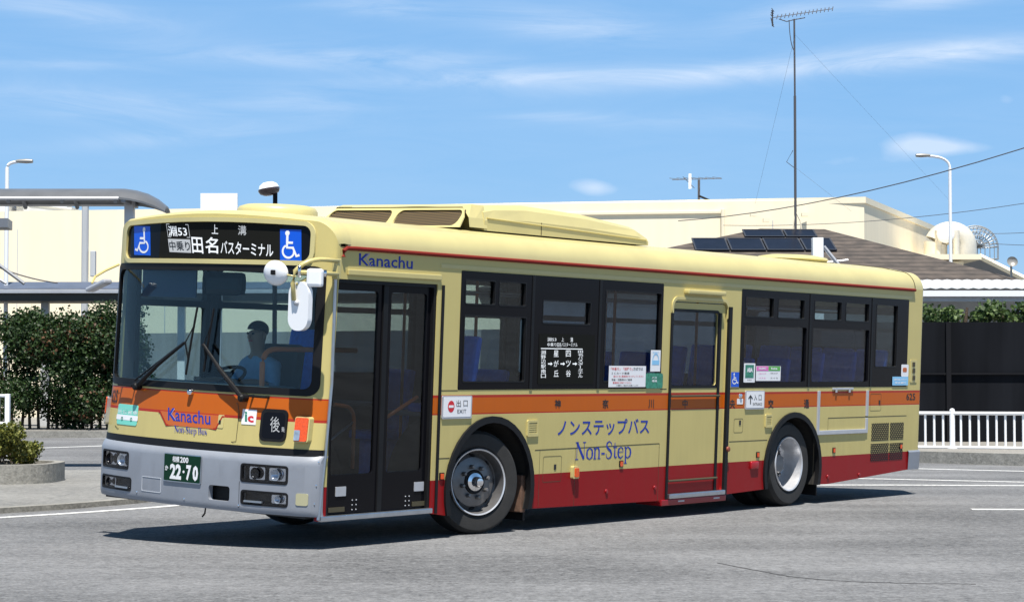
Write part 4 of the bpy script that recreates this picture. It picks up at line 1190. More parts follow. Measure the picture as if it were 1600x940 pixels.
ft('destination_lettering', 'バスターミナル', (345, 376), (427, 381), (345, 396), M['led'], ds, bold=.008)
for (u0, v0, u1, v1, u2, v2, fl) in ((210, 353, 235, 353.5, 210, 398, True), (438, 358, 471, 359, 438, 407, False)):
    tl, tr, bl = Q(u0, v0), Q(u1, v1), Q(u2, v2)
    q = quadmap(tl, tr, bl)
    bp = finish(sheet(NB(), front_map, [q(0, 0), q(1, 0), q(1, 1), q(0, 1)], (), -.0055, -.003), 'wheelchair_sign', M['blue'], ds)
    finish(wheelchair(NB(), front_map, q, -.0015, fl, .022), 'wheelchair_symbol', M['stick_w'], ds)

# livery details on the nose
def F2(u, v): return FP(u, v)
zo, zi = 1.1425, 1.1425
yA, yB2 = F2(251, 640)[0], F2(348.5, 645)[0]
yC, yD = F2(261, 655)[0], F2(338, 663)[0]
zN = 1.035
P('livery_notch', sheet(NB(), front_map, [(yB2, 1.151), (yA, 1.151), (yC, zN), (yD, zN)], (), .001, .003), M['orange'])
bm = NB(); stroke(bm, front_map, [(yA + .02, 1.142), (yA, 1.142), (yC, zN), (yD, zN), (yB2, 1.142), (yB2 - .02, 1.142)], .016, .0045)
P('notch_outline', bm, M['line'])
# embossed hatch outline and emblem lettering
bm = NB()
hp = [F2(182, 625), F2(182, 615), F2(186, 613), F2(372, 630), F2(374, 645), F2(369, 689), F2(364, 690), F2(184, 669), F2(180, 664)]
stroke(bm, front_map, hp, .006, .0035)
P('hatch_seam', bm, M['lined'])
ft2 = lambda name, body, tl, tr, bl, m, d=.0045, bold=0.0: text(name, body, front_map, F2(*tl), F2(*tr), F2(*bl), m, bus, d, bold)
ft2('company_lettering', 'Kanachu', (263, 636), (329, 643), (263, 656), M['navy'], bold=.012)
# little sketchy echo stroke on the K
bm = NB(); stroke(bm, front_map, [F2(273.5, 638), F2(268.5, 646), F2(275.5, 656)], .007, .006); P('company_lettering', bm, mat('pale_violet', (.35, .3, .62), .4))
bm = NB()
GL = {  # tall condensed serif letters on a unit box: strokes (points, widths); x to the right, y up; w widths are fractions of letter height
 'N': (.95, [([(.16, .03), (.16, .97)], .05), ([(.16, .97), (.80, .03)], .17), ([(.82, .03), (.82, .97)], .05), ([(.02, .97), (.30, .97)], .05), ([(.68, .97), (.97, .97)], .05), ([(.02, .025), (.30, .025)], .05)]),
 'o': (.62, [([(.5, .64), (.16, .52), (.12, .32), (.16, .12), (.5, .0), (.84, .12), (.88, .32), (.84, .52), (.5, .64)], [.05, .12, .17, .12, .05, .12, .17, .12, .05])]),
 'n': (.68, [([(.22, .02), (.22, .64)], .14), ([(.22, .5), (.45, .64), (.66, .62), (.76, .48), (.76, .02)], [.05, .07, .12, .14, .14]), ([(.02, .62), (.26, .62)], .05), ([(.04, .02), (.42, .02)], .05), ([(.58, .02), (.96, .02)], .05)]),
 '-': (.38, [([(.1, .30), (.9, .30)], .10)]),
 'S': (.68, [([(.84, .72), (.80, .88), (.5, .99), (.22, .88), (.18, .72), (.4, .56), (.7, .44), (.84, .26), (.74, .08), (.45, .0), (.2, .08), (.12, .3)], [.05, .06, .06, .12, .15, .16, .16, .15, .12, .06, .06, .05])]),
 't': (.42, [([(.42, .9), (.42, .14), (.6, .03), (.92, .1)], [.06, .16, .09, .04]), ([(.04, .64), (.9, .64)], .05)]),
 'e': (.6, [([(.16, .36), (.86, .36), (.80, .55), (.5, .64), (.18, .52), (.12, .32), (.2, .1), (.5, .0), (.88, .14)], [.05, .05, .1, .05, .13, .17, .13, .08, .04])]),
 'p': (.68, [([(.22, -.3), (.22, .62)], .14), ([(.22, .52), (.5, .64), (.82, .5), (.88, .32), (.82, .12), (.5, .0), (.22, .1)], [.05, .06, .13, .17, .13, .06, .05]), ([(.02, .62), (.26, .62)], .05), ([(.04, -.3), (.42, -.3)], .05)]),
 'B': (.75, [([(.2, .03), (.2, .97)], .15), ([(.04, .97), (.55, .97), (.78, .87), (.76, .64), (.5, .53), (.24, .53)], [.05, .05, .14, .14, .05, .05]), ([(.5, .53), (.84, .42), (.88, .2), (.6, .03), (.04, .03)], [.05, .14, .16, .05, .05])]),
 'u': (.68, [([(.22, .64), (.22, .18), (.4, .02), (.76, .16)], [.14, .14, .08, .05]), ([(.76, .64), (.76, .02)], .14), ([(.04, .62), (.26, .62)], .05), ([(.6, .62), (.8, .62)], .05), ([(.76, .02), (.96, .04)], .05)]),
 's': (.5, [([(.8, .48), (.5, .64), (.2, .52), (.3, .38), (.7, .26), (.8, .12), (.5, .0), (.14, .14)], [.05, .06, .12, .14, .14, .12, .06, .05])]),
 ' ': (.35, [])}
def serif(bm, s, fm, tl, tr, bl, d):
    tot = sum(GL[c][0] for c in s); q = quadmap(tl, tr, bl); x = 0
    hl = math.hypot(bl[0] - tl[0], bl[1] - tl[1])
    wscale = math.hypot(tr[0] - tl[0], tr[1] - tl[1]) / tot
    for c in s:
        wd, st = GL[c]
        for pts, w in st:
            pp = [q((x + px_ * wd) / tot, 1 - py_) for px_, py_ in pts]
            ww = w if isinstance(w, list) else [w] * len(pts)
            stroke(bm, fm, pp, [z * min(hl, wscale * 1.15) for z in ww], d)
        x += wd
    return bm
P('low_floor_lettering', serif(NB(), 'Non-Step Bus', front_map, F2(273, 663.5), F2(324, 668.5), F2(273, 674), .0045), M['navy'])
# stickers on the nose
st = P('eco_sticker', sheet(NB(), front_map, rrect(*F2(217, 633), *F2(182.5, 661.5), .02), (), .001, .004), M['mint'])
a, b = F2(182.5, 634), F2(217, 664)
a, b = F2(183, 633.5), F2(217, 661.5)
finish(sheet(NB(), front_map, rrect(b[0] + .015, b[1] + .12, a[0] - .015, a[1] - .015, .01), (), .0045, .005), 'sticker_face', M['stick_w'], st)
finish(sheet(NB(), front_map, rrect(b[0] + .02, b[1] + .02, a[0] - .02, b[1] + .065, .01), [], .0045, .005), 'sticker_face', M['stick_w'], st)
text('sticker_lettering', 'CNG ECO BUS' if False else '低公害車', front_map, (a[0] - .03, b[1] + .108), (b[0] + .03, b[1] + .108), (a[0] - .03, b[1] + .075), M['stick_w'], st, .0055)
cy0 = (a[0] + b[0]) / 2
text('sticker_lettering', '九都県市', front_map, (cy0 + .05, a[1] - .022), (cy0 - .05, a[1] - .022), (cy0 + .05, a[1] - .042), M['mint'], st, .0057)
for s_ in (-1, 1):
    finish(sheet(NB(), front_map, circ(cy0 + s_ * .075, b[1] + .03, .018, 12), [circ(cy0 + s_ * .075, b[1] + .03, .008, 10)], .0055, .0057), 'wheel_mark', M['teal'], st)
ic = P('payment_sticker', sheet(NB(), front_map, rrect(*F2(402, 640), *F2(377.5, 662), 0), (), .001, .004), M['stick_w'])
text('sticker_lettering', 'i', front_map, F2(383, 642), F2(387, 642.5), F2(383, 658), M['teal'], ic, .005, .03)
text('sticker_lettering', 'c', front_map, F2(387.5, 648.5), F2(397, 649.5), F2(387.5, 659), M['redink'], ic, .005, .04)
text('fleet_number', '625', front_map, (2.53, 1.30), (2.40, 1.30), (2.53, 1.185), M['ink'], bus, .004, .01)
# small side display on the nose
nd = P('rear_route_display', sheet(NB(), front_map, rrect(*F2(452, 640), *F2(405.5, 688), .05), (), .0, .014), M['black'])
finish(sheet(NB(), front_map, rrect(*F2(448, 645), *F2(410, 683), .035), (), .0145, .016), 'display_glass', M['gloss'], nd)
text('display_lettering', '後', front_map, F2(425, 650), F2(440, 651), F2(424, 674), M['leddim'], nd, .0175, .0)
text('display_lettering', '乗', front_map, F2(442, 666), F2(447, 667), F2(442, 674), M['leddim'], nd, .0175, .0)
# indicators
for (u0, v0, u1, v1) in ((468, 650, 489, 691),):
    ya, za = F2(u0, v0); yb, zb = F2(u1 - 2, v1)
    il = P('indicator_lamp', sheet(NB(), front_map, rrect(yb, zb, ya, za, .02), (), -.01, .05, FCU + [.06, .1]), M['cream'])
    finish(sheet(NB(), front_map, rrect(yb + .008, zb + .008, ya - .008, za - .008, .015), (), .0505, .058, FCU), 'amber_lens', M['amber'], il)
    finish(sheet(NB(), front_map, rrect((yb + ya) / 2 - .0, zb + .015, ya - .012, zb + .10, .008), (), .0625, .064, FCU), 'clear_lens', M['lens'], il)
il = P('indicator_lamp', sheet(NB(), front_map, rrect(W - .045, .985, W + .02, 1.235, .02), (), -.02, .045), M['silver'])
finish(sheet(NB(), front_map, rrect(W - .04, 1.08, W + .018, 1.23, .015), (), .046, .06), 'amber_lens', M['amber'], il)
finish(sheet(NB(), front_map, rrect(W - .04, .99, W + .018, 1.075, .015), (), .046, .058), 'clear_lens', M['lens'], il)
# steps / handles under the windscreen
for u0, v0, u1 in ((192, 600, 212), (396, 617, 420)):
    a, b = F2(u0, v0 + (0 if u0 < 300 else 1)), F2(u1, v0 + (2 if u0 < 300 else 3))
    hb = NB(); pa, pb = front_map(*a, .0), front_map(*b, .0)
    tube(hb, [pa, pa + Vector((-.05, 0, 0)), pb + Vector((-.05, 0, 0)), pb], .012, 6); P('grab_handle', hb, M['black'])
hb = NB(); c_ = front_map(*F2(300, 612), 0); lathe(hb, [(0, .05), (.02, .045), (.028, .02), (.028, 0)], 14, Matrix.Translation(c_) @ Matrix.Rotation(R(-90), 4, 'Y')); P('washer_jet', hb, M['chrome'], bus, True)
# latch
hl_ = P('hatch_latch', sheet(NB(), front_map, rrect(*F2(351, 648), *F2(340, 668), .01), [], .001, .004), M['cream'])
finish(sheet(NB(), front_map, rrect(*F2(346, 656), *F2(342, 662), .004), [], .0045, .006), 'latch_slot', M['ink'], hl_)
# bumper
def bmap(u, v, d):                     # bumper skin: proud of the nose, rolls under and over
    t = min(1, abs(u - W / 2) / (W / 2 + .02))
    roll = .05 * max(0, (v - .78) / .085) ** 2 + .05 * max(0, (.42 - v) / .10) ** 2
    return Vector((.18 * t * t + .09 * (1 - math.sqrt(max(0, 1 - t ** 10))) - .215 + roll - d, u, v))
def BPt(u, v):
    d = BI3 @ ray(u, v); x = -.07
    for _ in range(30):
        t = (x - CB.x) / d.x; p = CB + d * t; x = .6 * x + .4 * bmap(p.y, p.z, 0).x
    return (p.y, p.z)
bo = []
n_ = 16
for i in range(n_ + 1): f = i / n_; y = -.015 + f * (W + .035); bo.append((y, .365 - .0 * math.sin(math.pi * f)))
for i in range(n_ + 1): f = 1 - i / n_; y = -.015 + f * (W + .035); bo.append((y, .865))
CURVED[bmap] = True
BC = [W / 2] + [W / 2 + s * (W / 2 + .02) * q for s in (-1, 1) for q in (.05, .1, .15, .2, .25, .3, .35, .45, .5, .6, .4, .55, .65, .73, .8, .85, .89, .92, .94, .96, .97, .98, .988, .994)]
BV = [.38, .40, .42, .78, .80, .815, .83, .845, .856]
def bhole(px, r=.02):
    ps = [BPt(*p) for p in px]; ys = [p[0] for p in ps]; zs_ = [p[1] for p in ps]
    y0, y1 = min(ys), max(ys)
    z0 = (ps[2][1] + ps[3][1]) / 2; z1 = (ps[0][1] + ps[1][1]) / 2
    return (y0, z0, y1, z1)
# apertures as pixel corners tl, tr, br, bl
h_nl = bhole([(379, 722), (449, 730), (449, 758), (376, 750)])
h_nf = bhole([(377, 764), (449, 771), (449, 792), (384, 787)])
mir = lambda h: (W - h[2] - .01, h[1], W - h[0] - .01, h[3])
h_fl, h_ff = bhole([(158, 696), (200, 701), (200, 727), (159, 722)]), bhole([(160, 734), (204, 739), (204, 759), (161, 754)])
y0_ = BPt(201, 714)[0]
h_fl = (y0_, h_nl[1], min(W - .03, max(y0_ + .45, W - h_nl[0] - .1)), h_nl[3])
h_ff = (BPt(205, 748)[0], h_nf[1], h_fl[2], h_nf[3])
print('lamps', h_nl, h_fl, [FP(*q) for q in ((165, 640), (471, 359), (210, 353), (200, 372), (485.6, 375))])
h_cv = bhole([(326, 756), (358, 760), (358, 783), (328, 780)])
h_sl = bhole([(463, 770), (482, 771), (481, 790), (463, 789)])
hol = [rrect(*h, .025) for h in (h_nl, h_nf, h_fl, h_ff, h_cv)]
P('front_bumper', sheet(NB(), bmap, bo, hol, -.05, 0, BC, BV), M['bumper'], bus, 30)
bm = NB(); sheet(bm, bmap, rrect(.0, .40, W - .02, .84), (), -.075, -.07, BC, [.5, .6, .7]); P('bumper_backing', bm, M['black'])
P('bumper_gap_seal', sheet(NB(), front_map, rrect(0, .84, W, .915, .0), (), -.02, .006, FCU), M['black'], bus, 35)
for h, nm in ((h_nl, 'headlamp'), (h_fl, 'headlamp'), (h_nf, 'fog_lamp'), (h_ff, 'fog_lamp')):
    y0, z0, y1, z1 = h
    rim_ = P(nm, sheet(NB(), bmap, rrect(y0 - .004, z0 - .004, y1 + .004, z1 + .004, .028), [rrect(y0 + .012, z0 + .012, y1 - .012, z1 - .012, .02)], -.03, .004, BC), M['black'])
    w_ = y1 - y0
    spots = (.27, .70) if nm == 'headlamp' else ((.22,) if h is h_nf else (.75,))
    for f in spots:
        c_ = bmap(y0 + w_ * f, (z0 + z1) / 2, -.02)
        hh = (z1 - z0) / 2 - .022
        b_ = NB(); sheet(b_, bmap, rrect(y0 + w_ * f - w_ * .17, (z0 + z1) / 2 - hh, y0 + w_ * f + w_ * .17, (z0 + z1) / 2 + hh, .012), (), -.06, -.035, BC); finish(b_, 'reflector', M['chrome'], rim_)
        b_ = NB(); lathe(b_, [(0, .0), (hh * .35, .003), (hh * .8, .022), (hh * .85, .03), (hh * .95, .03)], 20, Matrix.Translation(bmap(y0 + w_ * f, (z0 + z1) / 2, -.034)) @ Matrix.Rotation(R(-90), 4, 'Y')); finish(b_, 'bulb_bowl', M['lens'] if f < .5 else M['gloss'], rim_, True)
    finish(sheet(NB(), bmap, rrect(y0 + .008, z0 + .008, y1 - .008, z1 - .008, .02), (), -.012, -.009, BC), 'lens_cover', M['clear'], rim_)
    if nm == 'fog_lamp':
        ff = .72 if h is h_nf else .28
        b_ = NB(); sheet(b_, bmap, rrect(y0 + w_ * (ff - .2), z0 + .018, y0 + w_ * (ff + .2), z0 + .034, .004), (), -.006, .012, BC); finish(b_, 'tow_cover', M['alu'], rim_)
P('side_lamp', sheet(NB(), bmap, rrect(*h_sl, .015), (), -.01, .006, BC), mat('side_lamp_lens', (.42, .40, .25), .25, coat=.5))
P('tow_hatch', sheet(NB(), bmap, rrect(*bhole([(222, 743), (252, 746), (251, 770), (224, 766)]), .01), [rrect(*[q + s for q, s in zip(bhole([(222, 743), (252, 746), (251, 770), (224, 766)]), (.006, .006, -.006, -.006))], .008)], .0, .003, BC), mat('bumper_seam', (.5, .52, .56), .4))
bm = NB()
for u, v in ((214, 768), (288, 779), (373, 789), (491, 787), (494, 758), (498, 722)):
    y, z = BPt(u, v); lathe(bm, [(.009, 0), (.009, .004), (0, .006)], 8, Matrix.Translation(bmap(y, z, 0)) @ Matrix.Rotation(R(-90), 4, 'Y'))
P('bumper_bolts', bm, M['chrome'])
yj = BPt(374, 755)[0]
bm = NB(); stroke(bm, bmap, [(yj, .40), (yj, .60), (yj, .84)], .004, .002); P('bumper_joint', bm, M['black'])
# plate
a, b = BPt(257, 708), BPt(316, 753)
py0, py1, pz0, pz1 = BPt(315.5, 730)[0], BPt(257.5, 722)[0], BPt(287, 753.5)[1], BPt(287, 709)[1]
np_ = P('number_plate', sheet(NB(), bmap, rrect(py0, pz0, py1, pz1, .012), (), .004, .012), M['alu'])
finish(sheet(NB(), bmap, rrect(py0 + .008, pz0 + .008, py1 - .008, pz1 - .008, .008), (), .0122, .014), 'plate_face', M['plate'], np_)
def pt_(body, a0, b0, a1, b1, bold=.0):   # in plate fractions from the viewer's left/top
    w_, h_ = py1 - py0, pz1 - pz0
    f = lambda a, b: (py1 - a * w_, pz1 - b * h_)
    text('plate_lettering', body, bmap, f(a0, b0), f(a1, b0), f(a0, b1), M['stick_w'], np_, .0155, bold)
pt_('相模', .25, .09, .44, .30, .02); pt_('200', .46, .09, .68, .30, .03)
pt_('か', .05, .44, .14, .62, .03); pt_('22', .19, .36, .50, .90, .045); pt_('・' if False else '.', .535, .56, .59, .66, .05); pt_('7', .63, .36, .76, .90, .045); pt_('0', .80, .36, .94, .90, .045)
# tow eye under bumper
bm = NB(); tube(bm, [(-.03, 1.22, .37), (-.04, 1.22, .30), (-.05, 1.24, .27)], .008, 6); P('drain_tube', bm, M['black'])

# wipers
def wiper(piv, knee, b0, b1):
    a, k, t0, t1 = F2(*piv), F2(*knee), F2(*b0), F2(*b1)
    bm = NB(); p0 = front_map(*a, .045)
    lathe(bm, [(.035, -.05), (.035, .02), (.02, .035), (0, .035)], 12, Matrix.Translation(p0) @ Matrix.Rotation(R(-90), 4, 'Y'))
    tube(bm, [p0, front_map(*[(a[i] * .5 + k[i] * .5) for i in (0, 1)], .07), front_map(*k, .055)], .022, 8, .012)
    tube(bm, [front_map(a[0] + .03, a[1] + .05, .05), front_map(k[0] + .02, k[1], .05)], .008, 6)
    w_ = P('wiper_arm', bm, M['black'])
    bm = NB(); tube(bm, [front_map(*t0, .02), front_map(*[(t0[i] + t1[i]) / 2 for i in (0, 1)], .024), front_map(*t1, .02)], .010, 6)
    tube(bm, [front_map(t0[0] * .7 + t1[0] * .3, t0[1] * .7 + t1[1] * .3, .028), front_map(*k, .05), front_map(t0[0] * .25 + t1[0] * .75, t0[1] * .25 + t1[1] * .75, .028)], .008, 6)
    finish(bm, 'wiper_blade', M['black'], w_)
wiper((219, 603), (296, 535), (311, 480), (293, 585))
wiper((384, 621), (325, 538), (337, 482), (321, 580))
# wiper tie rods
# ---- near side mirrors
mr = P('mirror_bracket', box2(NB(), (.11, -.06, 2.33), (.16, .0, 2.50), .008), M['cream'])
bm = NB()
tube(bm, [(.13, -.05, 2.48), (-.02, -.04, 2.485)] + arc((-.02, -.04, 2.485), (-.2, .0, 2.49), (-.25, .08, 2.38)) + [(-.26, .09, 2.28), (-.26, .07, 2.14)], .019, 8)
tube(bm, [(.13, -.05, 2.37), (-.1, -.03, 2.375), (-.24, .03, 2.37)], .019, 8)
tube(bm, [(-.1, -.03, 2.37), (-.25, .06, 2.27)], .013, 8)
tube(bm, [(-.25, .07, 2.335), (-.25, .26, 2.36)], .008, 6)
finish(bm, 'bracket_tube', M['cream'], mr, True)
b_ = NB(); tube(b_, [(-.03, -.035, 2.345), (-.03, -.035, 2.40)], .028, 10); tube(b_, [(-.25, .03, 2.33), (-.25, .03, 2.43)], .014, 8); finish(b_, 'clamp', M['chrome'], mr, True)
mm = P('mirror', sheet(NB(), lambda u, v, d: Vector((-.225 - d, u, v)), rrect(-.075, 1.895, .145, 2.295, .10, 10), (), -.03, .02), M['white'])
b_ = NB(); lathe(b_, [(.025, 0), (.02, .02), (0, .025)], 12, Matrix.Translation((-.245, .05, 2.12)) @ Matrix.Rotation(R(-90), 4, 'Y')); finish(b_, 'mount_boss', M['silver'], mm, True)
b_ = NB(); sheet(b_, lambda u, v, d: Vector((-.225 - d, u, v)), rrect(-.065, 1.905, .135, 2.285, .09, 10), (), -.034, -.031); finish(b_, 'mirror_glass', M['chrome'], mm)
b_ = NB(); lathe(b_, [(0, .035), (.07, .03), (.12, .012), (.135, -.005), (.13, -.02), (0, -.02)], 32, Matrix.Translation((-.26, .29, 2.36)) @ Matrix.Rotation(R(-90), 4, 'Y') @ Matrix.Rotation(R(-8), 4, 'Y') @ Matrix.Scale(.78, 4, Vector((1, 0, 0))))
mm = P('mirror', b_, M['white'], bus, True)
b_ = NB(); box(b_, (-.30, .275, 2.365), (.03, .04, .04), None, .008); finish(b_, 'mount_boss', M['black'], mm)
mm = P('mirror', box(NB(), (-.2, -.10, 2.33), (.06, .14, .15), Matrix.Rotation(R(18), 3, 'Z'), .025), M['white'])
# far side mirror
mf = P('mirror_bracket', tube(NB(), [(.12, W - .02, 2.42), (-.02, W + .0, 2.36), (-.14, W - .0, 2.30), (-.2, W - .03, 2.24)], .011, 6), M['cream'])
b_ = NB(); box(b_, (-.22, W - .14, 2.22), (.1, .26, .045), Matrix.Rotation(R(-20), 3, 'X'), .02); finish(b_, 'mirror_housing', M['silver'], mf)

# ---- front door
def frame_leaf(x0, x1, name='door_leaf'):
    z0, z1 = DZ0 + .01, DZ1 - .03
    hl = [rrect(x0 + .055, .70, x1 - .055, z1 - .06, .03)]
    lf = P(name, sheet(NB(), side_map, rrect(x0, z0, x1, z1, .01), hl, -.075, -.045), M['gloss'])
    finish(sheet(NB(), side_map, rrect(x0 + .05, .69, x1 - .05, z1 - .05), (), -.064, -.058), 'door_glass', M['glassx'], lf)
    return lf
xm = (DX0 + DX1) / 2 + .02
lf1 = frame_leaf(DX0 + .02, xm - .03)
lf2 = frame_leaf(xm + .03, DX1 - .035)
P('door_centre_seal', sheet(NB(), side_map, rrect(xm - .03, DZ0, xm + .03, DZ1 - .02), (), -.08, -.03), M['black'])
P('door_surround', sheet(NB(), side_map, rrect(DX0 - .0, DZ0 - .02, DX1, DZ1, .01), [rrect(DX0 + .02, DZ0 + .005, DX1 - .035, DZ1 - .03, .01)], -.09, -.012), M['black'])
P('door_post_trim', tube(NB(), [(.045, -.008, .34), (.105, -.008, .9), (.150, -.008, 1.46), (.152, -.008, 2.36)], .014, 6), M['alu'])
P('door_sill', box2(NB(), (.06, -.03, .325), (DX1, .02, .37), .008), M['alu'])
for x, pr in ((.30, lf1), (1.33, lf2)):
    b_ = NB(); sheet(b_, side_map, rrect(x, .52, x + .13, .60, .005), (), -.044, -.038); h_ = finish(b_, 'door_latch_plate', M['silver'], pr)
    b_ = NB(); sheet(b_, side_map, rrect(x - .08 if x < 1 else x - .02, .39, x + .12 if x < 1 else x + .16, .43, .004), (), -.044, -.038); finish(b_, 'kick_strip', M['lined'], pr)
bm = NB()
for x in (.52, .57, 1.22, 1.27):
    for z in (.40, .44, .48): lathe(bm, [(.007, 0), (.005, .004), (0, .005)], 8, Matrix.Translation((x, .044, z)) @ Matrix.Rotation(R(90), 4, 'X'))
P('door_rivets', bm, M['silver'])
P('door_handrail', tube(NB(), [(.16, .12, 1.30), (.45, .10, 1.27)] + arc((.45, .10, 1.27), (.56, .10, 1.26), (.57, .10, 1.14)) + [(.57, .10, .74)], .017, 8), M['pole'], bus, True)
P('door_handrail', tube(NB(), [(.95, .10, 1.15), (1.40, .10, 1.34)], .017, 8), M['pole'], bus, True)
P('door_handrail', tube(NB(), [(.2, .15, .88), (.35, .2, .96), (.57, .10, 1.14)], .012, 8), M['alu'], bus, True)
P('door_jamb_trim', box2(NB(), (DX1 + .055, -.012, ZB + .03), (DX1 + .085, 0, 2.33)), M['black'])

# ---- side window groups
def surround(x0, x1, panes):
    hl = [rrect(a, z0, b, z1, .02) for (a, z0, b, z1, g) in panes]
    f_ = P('window_surround', sheet(NB(), side_map, rrect(x0 - .004, ZG0 - .004, x1 + .004, ZG1 + .004, .015), hl, -.055, .003), M['gloss'])
    for (a, z0, b, z1, g) in panes:
        finish(sheet(NB(), side_map, rrect(a - .01, z0 - .01, b + .01, z1 + .01), (), -.028, -.022), 'pane', M[g], f_)
        if b - a < 1.3:
            finish(sheet(NB(), side_map, rrect(a - .0, z0 - .0, b + .0, z1 + .0, .02), [rrect(a + .012, z0 + .012, b - .012, z1 - .012, .015)], -.02, .006), 'sash', M['black'], f_)
    return f_
X = lambda u: S(u, 520)[0]
s1 = surround(w1x0, w1x1, [(X(724), 2.17, X(772), 2.40, 'glass'), (X(777), 2.17, X(820), 2.40, 'glass'), (X(724), 1.47, X(822), 2.08, 'glass'),
                           (X(846), 2.02, X(922), 2.25, 'glassd'), (X(944), 1.47, X(1032), 2.38, 'glassd')])
s2 = surround(w2x0, w2x1, [(X(1163), 2.17, X(1208), 2.40, 'glassd'), (X(1214), 2.17, X(1256), 2.40, 'glassd'), (X(1163), 1.47, X(1260), 2.08, 'glassd'),
                           (X(1271), 2.17, X(1314), 2.40, 'glass'), (X(1320), 2.17, X(1357), 2.40, 'glass'), (X(1270), 1.47, X(1358), 2.08, 'glassd'),
                           (X(1368), 1.64, X(1402), 2.40, 'glass')])
for u, zz0, zz1 in ((831, ZG0, ZG1), (936, ZG0, ZG1)): b_ = NB(); sheet(b_, side_map, rrect(X(u) - .02, zz0, X(u) + .02, zz1), (), .0035, .010); finish(b_, 'mullion', M['black'], s1)
for u in (1265, 1362): b_ = NB(); sheet(b_, side_map, rrect(X(u) - .02, ZG0, X(u) + .02, ZG1), (), .0035, .010); finish(b_, 'mullion', M['black'], s2)
# LED route board in the side window
led = P('route_display', sheet(NB(), side_map, rrect(X(842), 1.455, X(929), 1.93, .01), (), .0035, .008), M['ledb'])
def st_(body, u0, v0, u1, v1, m='led', parent=led, d=.0095, bold=.0, name='display_lettering'):
    return text(name, body, side_map, S(u0, v0), S(u1, v0), S(u0, v1), M[m], parent, d, bold)
st_('淵53', 854, 527, 868, 533); st_('中乗り', 854, 535, 868, 541, 'led'); st_('上', 876, 527, 880, 533); st_('溝', 890, 527, 894, 534)
st_('田名バスターミナル', 869, 535, 901, 541.5)
b_ = NB(); stroke(b_, side_map, [S(844, 544), S(909, 545)], .008, .0095); finish(b_, 'display_rule', M['led'], led)
for s_, u, v0, v1 in (('淵野辺駅南口', 844, 547, 591), ('星が丘', 864, 547, 589), ('四ツ谷', 883, 547, 589), ('田名バスターミナル', 902, 547, 590)):
    n_ = len(s_); hstep = (v1 - v0) / n_ if n_ > 3 else 15.5
    ch = hstep * .86 if n_ > 3 else 10
    for k, c_ in enumerate(s_[:9]):
        if c_ == 'ー': st_('|', u + 3, v0 + k * hstep, u + 4, v0 + k * hstep + ch); continue
        st_(c_, u, v0 + k * hstep, u + 7.5, v0 + k * hstep + ch, bold=.004)
for u in (855, 874.5, 893.5):
    b_ = NB(); a, b = S(u, 568), S(u + 7, 568); stroke(b_, side_map, [a, ((a[0] * .4 + b[0] * .6), a[1]), ((a[0] * .4 + b[0] * .6), a[1]), b], [.012, .012, .034, .001], .0095); finish(b_, 'display_arrow', M['led'], led)
# stickers on windows
def sticker(name, u0, v0, u1, v1, m, d=.0105, r=.0, parent=None):
    a, b = S(u0, v0), S(u1, v1)
    return finish(sheet(NB(), side_map, rrect(a[0], b[1], b[0], a[1], r), (), d - .0015, d), name, M[m], parent or bus)
k = sticker('boarding_notice', 950.5, 571, 1007, 604, 'stick_w')
for (bd, u0, v0, u1, v1, m_) in (('「中乗り」「前降り」', 953, 573.5, 987, 578.5, 'redink'), ('方式では', 988, 573.5, 1003, 578.5, 'ink'), ('ＩＣカード乗車', 954, 581, 982, 584.5, 'ink'),
                             ('乗るときに整理券かタッチしてください', 957, 586, 1004, 589, 'redink'), ('現金・回数券のご乗車', 954, 591, 986, 594.5, 'ink'), ('整理券をお取りください', 956, 596, 985, 599, 'redink'), ('ご理解とご協力をお願いします', 961, 600.5, 996, 602.8, 'ink')):
    st_(bd, u0, v0, u1, v1, m_, k, .012, .01, 'notice_lettering')
k = sticker('route_sticker', 1016, 546.5, 1030, 580, 'stick_w')
sticker('sticker_panel', 1017.5, 562.5, 1028.5, 569.5, 'ltblue', .012, 0, k)
b_ = NB(); c_ = S(1023, 562.5); stroke(b_, side_map, [(c_[0] + .055 * math.cos(t), c_[1] + .065 * math.sin(t)) for t in [math.pi * i / 10 for i in range(11)]], .012, .0125); finish(b_, 'arch_mark', M['ltblue'], k)
st_('BUS NAVI' if False else '路線案内', 1018.5, 549, 1028, 552, 'ltblue', k, .012, 0, 'sticker_lettering')
k = sticker('green_sticker', 1008, 582.5, 1034, 606, 'teal', .0105, .03)
st_('バス', 1017, 588, 1025, 591.5, 'stick_w', k, .012, .02, 'sticker_lettering'); st_('ECO' if False else '環境', 1017, 593, 1025, 596.5, 'stick_w', k, .012, .02, 'sticker_lettering')
k = sticker('camera_notice', 1161.5, 567, 1178, 597, 'stick_w', .0105, .01)
sticker('sticker_panel', 1163.5, 569.5, 1176, 590, 'teal', .012, 0, k); st_('NBA' if False else 'ABA', 1165.5, 574, 1174.5, 581, 'stick_w', k, .0135, .05, 'sticker_lettering'); st_('***', 1166, 592, 1173, 594, 'ink', k, .012, 0, 'sticker_lettering')
k = sticker('card_notice', 1180.5, 571.5, 1218, 594.5, 'stick_w', .0105, .008)
sticker('sticker_panel', 1181, 572, 1199.2, 579, 'pink', .012, 0, k); sticker('sticker_panel', 1199.6, 572, 1217.5, 579, 'green', .012, 0, k)
st_('PASMO', 1184, 573.5, 1195.5, 577, 'stick_w', k, .0135, .04, 'sticker_lettering'); st_('Suica', 1203, 573.5, 1213, 577, 'stick_w', k, .0135, .04, 'sticker_lettering')
